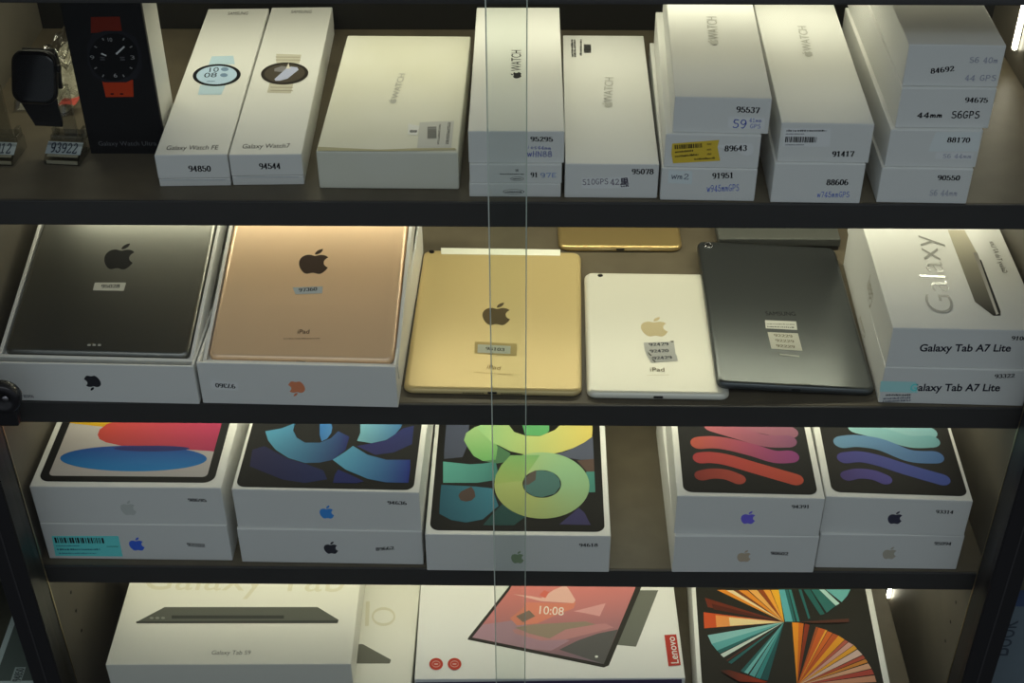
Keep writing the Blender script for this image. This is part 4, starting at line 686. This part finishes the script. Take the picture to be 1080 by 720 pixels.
cbox('back_panel',(XL,XR,DEP+.5,DEP+14,-ZG,470),BACKP)
cbox('plinth',(XL+.5,XR-.5,0,DEP,-ZG+1,-571),CARC)
cbox('top_panel',(-532,488.5,-42,DEP+14,470,500),CARC)
for x0,x1,f,s0,s1,c0,c1 in((XL-18,XL,1,-532,-502.4,-502.4,-501.4),(XR,XR+18,-1,457.6,488.5,456.6,457.6)):
    p=cbox('side_panel',(x0,x1,-7.5,DEP+14,-ZG+.5,470),CARC)
    xi=(x1,x1+.8) if f==1 else (x0-.8,x0)
    cbox('inner_lining',(*xi,-5,DEP,-545,470),WALLI,0,p)
    cbox('front_stile',(s0,s1,-43,-7.8,-ZG+.5,470),CARC,1.2,p)
    cbox('stile_groove',((s0+s1)/2-.8,(s0+s1)/2+.8,-43.3,-42.8,-ZG+1,469),mat('groove_grey',(.035,.035,.036),.4),0,p)
    cbox('door_channel',(c0,c1,-42,-8,-545,469),mat('channel_grey',(.022,.021,.018),.45) if f==1 else CARC,0,p)
    cbox('channel_lip',(*((c1,c1+.9) if f==1 else (c0-.6,c0)),-10,-8,-545,469),mat('bare_metal_lip',(.5,.42,.26),.35,metal=1),.2,p)
    xs=x1+1.0 if f==1 else x0-1.0
    for zz in((-321,-351,-384) if f==1 else (-325,-357,-389)):
        lathe('shelf_pin_hole',[(2.0,0),(2.0,.4),(0.1,.4)],12,DARKHOLE,p,axis='x',center=(xs,56,zz+ZG),smooth=False)
for z0,z1 in((-571,-556),(452,470)):
    cbox('door_track',(-501,456,-41,-16,z0,z1),ALU)
for nm,x0,x1,y0 in(('a',-499,-5,-30),('b',-35,454,-38)):
    g=cbox('glass_door',(x0,x1,y0,y0+5,-555,451),GLASS,0)
    xe=x1 if nm=='a' else x0
    cbox('polished_edge',(xe-.1,xe+.8,y0-.1,y0+5.1,-555,451) if nm=='a' else (xe-.8,xe+.1,y0-.1,y0+5.1,-555,451),GEDGE,.2,g)
    if nm=='b': gl=g
    else: gla=g
# round black lock on the left pane
lk=lathe('door_lock',[(15.5,0),(16,2),(16,9),(14.5,11),(9,11.5),(8.5,10),(.1,10)],32,mat('lock_black_plastic',(.008,.008,.009),.35),gla,axis='y',center=(-479,-30.2,36+ZG))
lathe('key_slot',[(3,0),(3,.8),(.1,.8)],16,mat('key_slot_steel',(.35,.35,.36),.3,metal=1),lk,axis='y',center=(-475,-40.6,38+ZG))
bx_=box('lock_body',(-497,-470,-40,-30.3,4+ZG,24+ZG),MATS['lock_black_plastic'],lk,2)
# LED bars under the shelves
LZ=(400,198,-24.5,-245)
LN=('under the cabinet top, over the boxed watches','over the uncased tablets','over the art-printed tablet boxes','over the lowest row of boxes')
for i,z in enumerate(LZ):
    b=empty('led_light_bar','slim warm white light bar '+LN[i],'light',W(-20,LEDY[i],z))
    box('channel',(-482,482,-9,9,-5,-.05),ALU,b,.4)
    box('diffuser',(-480,480,-7.5,7.5,-6.2,-4.8),mat('led_diffuser',(.8,.78,.7),.5,emit=(LED_COL,4)),b,.5)
    l=area('led_strip_light',(0,0,-.0075),(math.radians(0),0,0),.95,.014,LED*([0.68, 1.22, 0.95, 0.6])[i],LED_COL); l.parent=b
BAYS=((400,226),(198,10),(-24.5,-205),(-245,-543))
for i,(z1,z0) in enumerate(BAYS):
    H=z1-z0
    b=empty('led_tube','upright light tube on the right side wall, '+LN[i].replace('over','beside'),'light',W(XR-.9,255,z1))
    box('backing',(-.9,-.1,-4,4,-H+14,-1),ALU,b,.3)
    box('lit_tube',(-4.4,-.9,-3,3,-H+(17 if i<3 else 10),-2),mat('led_tube_lit',(1,.95,.8),.5,emit=((1,.93,.74),TUBE)),b,1.2)
# ================================================================== boxes
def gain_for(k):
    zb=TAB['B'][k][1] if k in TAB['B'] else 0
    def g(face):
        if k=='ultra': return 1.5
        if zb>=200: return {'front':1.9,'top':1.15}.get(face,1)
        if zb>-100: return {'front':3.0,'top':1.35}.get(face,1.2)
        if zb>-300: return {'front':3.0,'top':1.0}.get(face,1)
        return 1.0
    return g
def place(k,name,label,cat,group=None,m=None,bev=.9,shape='box'):
    (x,y,a,w,d,h),zb=TAB['B'][k]
    r=empty(name,label,cat,W(x,y,zb),a,group)
    if shape=='box': box('carton',(-w/2,w/2,0,d,0.05,h-.05),m or WHITE,r,bev)
    O={'top':(r,Vector((-w/2,0,h)),X,Y),'front':(r,Vector((-w/2,0,0)),X,Z),'left':(r,Vector((-w/2,d,0)),-Y,Z)}
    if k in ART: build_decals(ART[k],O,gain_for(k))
    return r,(w,d,h)
WG='watch boxes on the top display shelf'
def lidded(k,label,group,seam):
    (x,y,a,w,d,h),zb=TAB['B'][k]
    r,_=place(k,'watch_box',label,'box',group,shape='none')
    box('base_tray',(-w/2+.3,w/2-.3,.3,d-.3,.05,seam-.2),WHITE,r,.6); box('lid',(-w/2,w/2,0,d,seam,h-.05),WHITE,r,.9)
lidded('w94850','long white watch box numbered 94850 with a pale blue watch pictured on its lid',WG,7.5)
lidded('w94544','long white watch box numbered 94544 with a dark dial watch pictured on its lid',WG,9)
place('old','watch_box','wide yellowed scuffed watch box with a barcode sticker on top','box',WG,IVORY,1.4)
place('g3','watch_box','thin white watch box, bottom of the stack behind the glass overlap','box',WG,bev=.7)
place('g2','watch_box','thin white watch box stamped 91, middle of the stack behind the glass overlap','box',WG,bev=.7)
place('g1','watch_box','white watch box with black lettering on top, numbered 95295','box',WG)
place('95078','watch_box','single white watch box numbered 95078 with handwriting on pink tape','box',WG)
place('91951','watch_box','white watch box numbered 91951 with blue handwriting, bottom of its stack','box',WG)
place('89643','watch_box','white watch box with a yellow barcode label, numbered 89643','box',WG)
place('95537','watch_box','white watch box numbered 95537, topmost above the yellow labelled box','box',WG)
place('88606','watch_box','white watch box numbered 88606 with blue handwriting below the number','box',WG)
place('91417','watch_box','white watch box numbered 91417 with a grey barcode label on its front','box',WG)
place('90550','watch_box','white watch box numbered 90550, bottom of the stack of four','box',WG)
place('88170','watch_box','white watch box numbered 88170 with grey tape on its front','box',WG)
place('94675','watch_box','white watch box numbered 94675 with bold black marker writing','box',WG)
place('84692','watch_box','white watch box numbered 84692, topmost of the stack of four','box',WG)
r,(w,d,h)=place('ultra','watch_box','tall black watch box standing upright with an orange strapped watch pictured','box',shape='none')
box('black_sleeve',(-w/2,w/2,0,d*.1,0.05,h-.05),BLACKCARD,r,.5)
box('inner_box',(-w/2+.4,w/2-.4,d*.1+.05,d,0.05,h-.6),SILVERCARD,r,.8)
TG='picture printed tablet boxes on the third shelf'
place('a7lo','tablet_box','white tablet box numbered 93322 with a cyan sticker, under its twin','box','white tablet boxes with a tablet name on the front')
place('a7hi','tablet_box','white tablet box with silver lettering and a tilted tablet pictured on top','box','white tablet boxes with a tablet name on the front')
place('ip10lo','tablet_box','white tablet box with a bright cyan barcode label, lower of the leftmost stack','box',TG)
place('ip10hi','tablet_box','white tablet box with pink and blue ovals printed on top','box',TG)
place('bluelo','tablet_box','white tablet box with a dark fruit logo, under the blue swirl box','box',TG)
place('bluehi','tablet_box','white tablet box printed with blue swirls on black','box',TG)
place('green','tablet_box','white tablet box printed with green and yellow loops, standing alone','box',TG)
place('redlo','tablet_box','white small tablet box with a tan fruit logo, under the red ribbon box','box',TG)
place('redhi','tablet_box','white small tablet box printed with red and pink ribbons','box',TG)
place('purlo','tablet_box','white small tablet box with a pale fruit logo, under the purple ribbon box','box',TG)
place('purhi','tablet_box','white small tablet box printed with purple and blue ribbons','box',TG)
LGp='tablet boxes on the lowest visible shelf'
CREAM=mat('cream_card',(.78,.77,.69),.42)
place('s9lo','tablet_box','cream tablet box lying partly under the wide grey tablet picture box','box',LGp,CREAM)
place('s9hi','tablet_box','wide cream box with a long flat grey tablet pictured edge on','box',LGp,CREAM)
place('lenovo','tablet_box','wide white box with a pink screen tablet pictured and a red badge','box',LGp)
place('pro','tablet_box','white box with orange and teal fans printed on a dark screen','box',LGp,bev=.9)
# ================================================================== tablets
def tframe(k):
    p,ang,w,l,th=TAB['T'][k]; a,t,ro=[math.radians(q) for q in ang]
    u=Vector((math.cos(a),math.sin(a),0)); v0=Vector((-math.sin(a),math.cos(a),0)); v=v0*math.cos(t)+Z*math.sin(t); n=Z*math.cos(t)-v0*math.sin(t)
    u2=u*math.cos(ro)+n*math.sin(ro); n2=n*math.cos(ro)-u*math.sin(ro)
    return Vector(p)-u2*w/2,u2,v,n2,w,l,th
def tablet(k,label,m,r,prof,group=None,shell='back_shell'):
    O,u,v,n,w,l,th=tframe(k); base=O-n*th
    e=empty('tablet',label,'tablet',W(*base),0,group)
    e.rotation_euler=Matrix(((u.x,v.x,n.x),(u.y,v.y,n.y),(u.z,v.z,n.z))).to_euler()
    loft(shell,w,l,r,[(1.0,1.0)]+prof(th),m,e)
    loft('front_glass',w-1.6,l-1.6,r-.8,[(.4,0.02),(0,.5),(0,.95)],mat('tablet_glass',(.01,.01,.011),.08),e,.8,.8)
    if k in ART: build_decals(ART[k],{'top':(e,Vector((0,0,th)),X,Y)},lambda f:1.05)
    return e,w,l,th
curved=lambda th:[(.2,1.4),(0,2.4),(.25,3.8),(1.0,5.2),(2.4,th-.5),(5,th)]
flat=lambda th:[(.2,1.3),(0,1.9),(0,4.2),(.5,5.8),(1.8,th-.4),(4,th)]
TGp='uncased tablets lying on the second shelf'
GREY=mat('space_grey_aluminium',(.24,.24,.22),.31,metal=.9)
ROSE=mat('rose_gold_aluminium',(.97,.68,.43),.33,metal=.3,spec=.9,coat=.35)
GOLD=mat('gold_aluminium',(.68,.53,.25),.38,metal=.35)
SILV=mat('silver_aluminium',(.82,.80,.70),.40,metal=.3)
NAVY=mat('dark_blue_grey_metal',(.115,.125,.128),.30,metal=.85)
def port(e,w,th,y=0): box('charging_port',(w/2-4.5,w/2+4.5,-.25+y,.6,2.2,4.6),DARKHOLE,e,.8)
e,w,l,th=tablet('black_t','dark space grey tablet resting in the open box at far left',GREY,9,curved,TGp)
e,w,l,th=tablet('rose_t','rose gold tablet resting in an open white box',ROSE,9,curved,TGp); port(e,w,th)
e,w,l,th=tablet('gold','large gold tablet with a white antenna band, behind the glass overlap',GOLD,10,curved,TGp); port(e,w,th)
for s_ in(-1,1):
    for i in range(8): lathe('speaker_hole',[(.75,0),(.75,.35),(.05,.35)],8,DARKHOLE,e,axis='y',center=(w/2+s_*(9+i*2.6),.12,3.1),smooth=False)
e,w,l,th=tablet('silver','small silver tablet with three number stickers below its logo',SILV,9,curved,TGp); port(e,w,th)
e,w,l,th=tablet('goldmini','gold tablet lying at the back with only its speaker edge in view',mat('dull_gold_aluminium',(.52,.38,.16),.34,metal=.7),12,curved,TGp); port(e,w,th)
for s_ in(-1,1): box('speaker_grille',(w/2+s_*20-13,w/2+s_*20+13,-.2,.5,2.6,4.2),mat('grille_bronze',(.45,.36,.2),.4),e,.4)
e,w,l,th=tablet('samsung','dark blue grey tablet with paper stickers, leaning on the silver one',NAVY,9,flat,TGp); port(e,w,th)
lathe('camera_ring',[(5.2,th),(5.2,th+.7),(4.4,th+.9),(3.8,th+.7),(3.8,th)],24,mat('camera_ring_metal',(.5,.5,.52),.25,metal=1),e,center=(11.5,l-9,0))
lathe('camera_lens',[(3.7,th),(3.7,th+.5),(.1,th+.5)],24,DARKHOLE,e,center=(11.5,l-9,0))
# open boxes with tilted trays under the two tablets
def open_box(k,tk,label):
    (x,y,a,w,d,h),zb=TAB['B'][k]
    r,_=place(k,'tablet_box',label,'box','open tablet boxes on the second shelf',shape='none')
    bm=bmesh.new(); t=2.4
    for b in((-w/2,w/2,0,t,.05,h),(-w/2,w/2,d-t,d,.05,h),(-w/2,-w/2+t,t,d-t,.05,h),(w/2-t,w/2,t,d-t,.05,h),(-w/2+t,w/2-t,t,d-t,.05,2)): add_box(bm,*b,bev=.5,seg=1)
    bm_obj('outer_box',bm,WHITE,r)
    O,u,v,n,tw,tl,th=tframe(tk)
    inv=(Matrix.Translation(Vector((x,y,zb)))@Matrix.Rotation(a,4,'Z')).inverted()
    T4=Matrix(((u.x,v.x,n.x,O.x),(u.y,v.y,n.y,O.y),(u.z,v.z,n.z,O.z),(0,0,0,1)))
    L=inv@T4
    bm=bmesh.new(); g=.9; e_=3.4
    top,bot=-1.2,-22
    fl=-th-.15
    bl=((-e_-g,tw+g+e_,-e_-g,-g,bot,top),(-e_-g,tw+g+e_,tl+g,tl+g+e_,bot,top),(-e_-g,-g,-g,tl+g,bot,top),(tw+g,tw+g+e_,-g,tl+g,bot,top),(-g,tw+g,-g,tl+g,fl-4,fl))
    for b in bl: add_box(bm,*b,bev=.4,seg=1)
    LM=L.copy(); LM.translation=L.translation*MM
    bm.transform(LM); bm_obj('tray',bm,WHITE,r)
    c=L@Vector((tw/2,tl-30,bot)); c2=L@Vector((tw/2,tl-10,bot))
    box('tray_support',(c.x-40,c.x+40,c.y-6,c.y+6,2.1,c.z-1.5),WHITE,r,.5)
open_box('ipadA','black_t','open white box at far left holding the dark grey tablet')
open_box('rose','rose_t','open white box holding the rose gold tablet, numbered upside down')
# dark textured case behind the blue grey tablet
b=empty('keyboard_case','dark grey woven textured case lying behind the blue grey tablet','case',W(268,266,0),0)
m=mat('woven_grey',(.075,.078,.07),.6,bump=(900,.6)); box('cover',(-66,66,0,76,5,15),m,b,1.5); box('keyboard_half',(-65,65,.8,75,.1,5),mat('case_dark',(.03,.03,.03),.6),b,1)
# ================================================================== the watch on its clear stand
def stand(label,loc,rz,num,watch):
    s=empty('watch_stand',label,'stand',loc,rz,'clear acrylic watch stands')
    bm=bmesh.new(); vs=[(-16,0,0),(16,0,0),(16,0,4),(-16,0,4),(-16,16,13),(16,16,13),(16,34,13),(-16,34,13),(-16,34,0),(16,34,0)]
    V=[bm.verts.new(Vector(v)*MM) for v in vs]
    for f in((0,1,2,3),(3,2,5,4),(4,5,6,7),(7,6,9,8),(8,9,1,0),(0,3,4,7,8),(1,9,6,5,2)): bm.faces.new([V[i] for i in f])
    bm_obj('base',bm,ACRYL,s)
    box('paper_insert',(-14,14,.8,2,.6,3.6),mat('beige_insert',(.55,.5,.36),.6),s,.2)
    meshobj('slope_insert',[(-14,4,6.0),(14,4,6.0),(14,15,12.2),(-14,15,12.2)],[(0,1,2,3)],MATS['beige_insert'],s)
    meshobj('price_label',[(-16,5.8,7.8),(16,5.8,7.8),(16,17.5,13.6),(-16,17.5,13.6)],[(0,1,2,3)],mat('label_pale_blue',(.42,.48,.50),.5),s)
    items=[]
    q=Decal()
    for st in strokes(num,.075,.06,.02):
        P=[(-12+24*a,.1+.8*b) for a,b in st]; ar=sum(P[i-1][0]*P[i][1]-P[i][0]*P[i-1][1] for i in range(4))
        if ar<0: P=P[::-1]
        i0=len(q.v); q.v+=[(x,5.8+11.7*t,7.8+5.8*t+.25) for x,t in P]; q.f.append((i0,i0+1,i0+2,i0+3))
    meshobj('written_number',q.v,q.f,mat('pen_blue_black',(.02,.03,.06),.5),s)
    box('upright',(-6,6,30,34,12.8,62),ACRYL,s,.6)
    bm=bmesh.new(); add_box(bm,-15,15,20,34,12.9,18,.8); add_box(bm,-15,-11,26,34,12.9,22,.6); add_box(bm,11,15,26,34,12.9,22,.6); bm_obj('cradle',bm,ACRYL,s)
    return s
st=stand('clear acrylic stand holding the black smartwatch, with a handwritten price label',W(-414.5,59.5,222.15),math.radians(-5),'93922',True)
stand('clear acrylic stand cut by the left edge of the photo',W(-473,59,222.15),math.radians(-4),'94912',False)
wt=empty('smartwatch','black square smartwatch on a black band held by a clear stand','watch',W(-428.5,86,294),math.radians(-5))
BLK=mat('watch_glass_black',(.004,.004,.005),.12); RUB=mat('band_rubber_black',(.008,.008,.010),.6); ALB=mat('watch_case_dark',(.012,.012,.014),.35,metal=.5)
R1=Matrix.Rotation(math.radians(62),4,'X')
def tilt(o):
    o.data.transform(R1)
c_=loft('case',40,46,11,[(4,0),(1,1.5),(0,4),(0,7.5),(1,9.6)],ALB,wt,-20,-23); tilt(c_)
c_=loft('screen',38.4,44.4,10.4,[(0,9.5),(.6,10.4),(2.4,11.2),(4.5,11.4)],BLK,wt,-19.2,-22.2); tilt(c_)
c_=lathe('crown',[(3.4,0),(3.4,2),(2.8,2.6),(.1,2.6)],18,ALB,wt,axis='x',center=(20,8,5.5)); tilt(c_)
def strip(name,path,w0,w1,t,m,par):
    vs=[];fs=[]
    for i,(y,z) in enumerate(path):
        f=i/(len(path)-1); w=w0+(w1-w0)*f
        a=path[max(i-1,0)]; b=path[min(i+1,len(path)-1)]; d=Vector((b[0]-a[0],b[1]-a[1])).normalized(); n=Vector((-d.y,d.x))*t/2
        vs+=[(-w/2,y+n.x,z+n.y),(w/2,y+n.x,z+n.y),(w/2,y-n.x,z-n.y),(-w/2,y-n.x,z-n.y)]
        if i:
            k=4*(i-1)
            for j in range(4): fs.append((k+j,k+(j+1)%4,k+4+(j+1)%4,k+4+j))
    fs.append((3,2,1,0)); k=4*(len(path)-1); fs.append((k,k+1,k+2,k+3))
    bm=bmesh.new(); V=[bm.verts.new(Vector(v)*MM) for v in vs]
    for f in fs: bm.faces.new([V[i] for i in f])
    bmesh.ops.bevel(bm,geom=list(bm.edges),offset=.3*MM,segments=1,affect='EDGES')
    return bm_obj(name,bm,m,par)
strip('lower_band',[(-8,-16),(-6.5,-24),(-3,-34),(0,-42),(1,-47.5)],34,25,2.6,RUB,wt)
strip('upper_band',[(9,17),(13,20),(17,15),(18,4),(17,-8),(15.5,-18)],30,26,2.6,mat('band_rubber_grey',(.05,.05,.045),.55),wt)
# crumpled clear bag behind the watch
bag=empty('plastic_bag','crumpled clear plastic bag lying behind the black smartwatch','bag',W(-461,152,222.2),math.radians(-7))
nx_,ny_=26,34; vs=[];fs=[]; rg=random.Random(3)
def hsh(a,b): return math.sin(a*1.7+b*.9)*math.cos(a*.6-b*1.3)+.6*math.sin(a*3.1-b*2.3+1)+.4*math.sin(a*5.3+b*4.1)
for j in range(ny_+1):
    for i in range(nx_+1):
        u_,v_=i/nx_,j/ny_; ed=min(u_,1-u_,v_,1-v_)*4; ed=min(ed,1)
        vs.append((-27+54*u_+1.5*math.sin(v_*9),0+172*v_+2*math.sin(u_*7),.6+12*v_**2*ed+(24+9*v_+7*hsh(u_*5,v_*9))*ed**.6+rg.uniform(-.9,.9)*ed))
for j in range(ny_):
    for i in range(nx_): k=j*(nx_+1)+i; fs.append((k,k+1,k+nx_+2,k+nx_+1))
film=clear('plastic_film',(.80,.79,.74),.16,rough=.16); meshobj('film',vs,fs,film,bag)
vs2=[(x*.9,6+y*.93,z*.6) for x,y,z in vs]; meshobj('packed_contents',vs2,fs,mat('crinkled_paper',(.72,.70,.62),.3,noise=(60,(.42,.41,.35))),bag)
vs=[(20+14*a/4,2+16*b/3+a*1.2,10+1.2*math.sin(a+b)) for b in range(4) for a in range(5)]
meshobj('red_tab',vs,[(b*5+a,b*5+a+1,b*5+a+6,b*5+a+5) for b in range(3) for a in range(4)],mat('red_print',(.5,.06,.04),.5),bag)
# ================================================================== neighbouring cabinets, each cut by the frame
for sx,lab in((-1,'black display cabinet beyond the left side panel, mostly out of frame'),(1,'black display cabinet beyond the right side panel, mostly out of frame')):
    c=empty('display_cabinet',lab,'cabinet',(0,0,0))
    x0,x1=(-1100,XL-18.5) if sx<0 else (XR+18.5,1060)
    q=(x0+18.5,x1) if sx<0 else (x0,x1-18.5)
    xs=(x0,x0+18) if sx<0 else (x1-18,x1)
    cbox('side_panel',(*xs,-42,DEP+14,-ZG+.5,470),CARC,.6,c)
    cbox('shelf',(*q,0,DEP,-466,-441),SHELF,.6,c); cbox('shelf',(*q,0,DEP,-245,-221),SHELF,.6,c); cbox('plinth',(*q,0,DEP,-ZG+1,-467),CARC,.6,c); cbox('back_panel',(*q,DEP+.5,DEP+14,-ZG+.5,469),WALLI,.6,c)
    g0=(x0+20,-535) if sx<0 else (491.5,x1-20)
    g=cbox('glass_door',(*g0,-30,-25,-440,469),clear('neighbour_glass',(.93,.985,.96),.035),0,c)
    ge=(-535,-533) if sx<0 else (489.5,491.5)
    cbox('polished_edge',(*ge,-30.1,-24.9,-440,469),mat('green_glass_edge',(.05,.22,.16),.3),.2,g)
    cbox('top_panel',(*((x0,-532.6) if sx<0 else (489.1,x1)),-42,DEP+14,470.5,500),CARC,.6,c)
t=empty('tablet_box','narrow white bordered grey box in the cabinet at far left','box',W(-570,-9,-441),math.radians(1.5))
box('carton',(-33,33,0,230,.05,40),WHITE,t,1); box('picture_panel',(-26,31,6,222,40,40.3),mat('grey_print',(.16,.17,.15),.4),t,.1)
box('number_sticker',(-8,4,3.5,25,40.3,40.55),mat('sticker_white',(.6,.6,.58),.5),t,.1)
vs=[];fs=[]
for q in strokes('94850',.1,.035):
    i0=len(vs); vs+=[(3-9*y,5+18*x,40.65) for x,y in q]; fs.append((i0,i0+1,i0+2,i0+3))
meshobj('printed_number',vs,fs,mat('stamp_ink',(.02,.02,.02),.5),t)
t=empty('boxed_gadget','pale blue grey upright box beyond the right side panel','box',W(584,36,-441),0)
box('carton',(-74,60,0,60,.05,176),mat('blue_grey_card',(.20,.22,.28),.5),t,1); box('blue_band',(-74.2,60.2,-.3,60,132,176.2),mat('blue_band_print',(.07,.10,.24),.5),t,.4)
vs,fs=bfont('Book',0)
meshobj('side_lettering',[(-48-22*b,-.5,52+58*a) for a,b in vs],fs,mat('dark_blue_ink',(.06,.065,.1),.5),t)
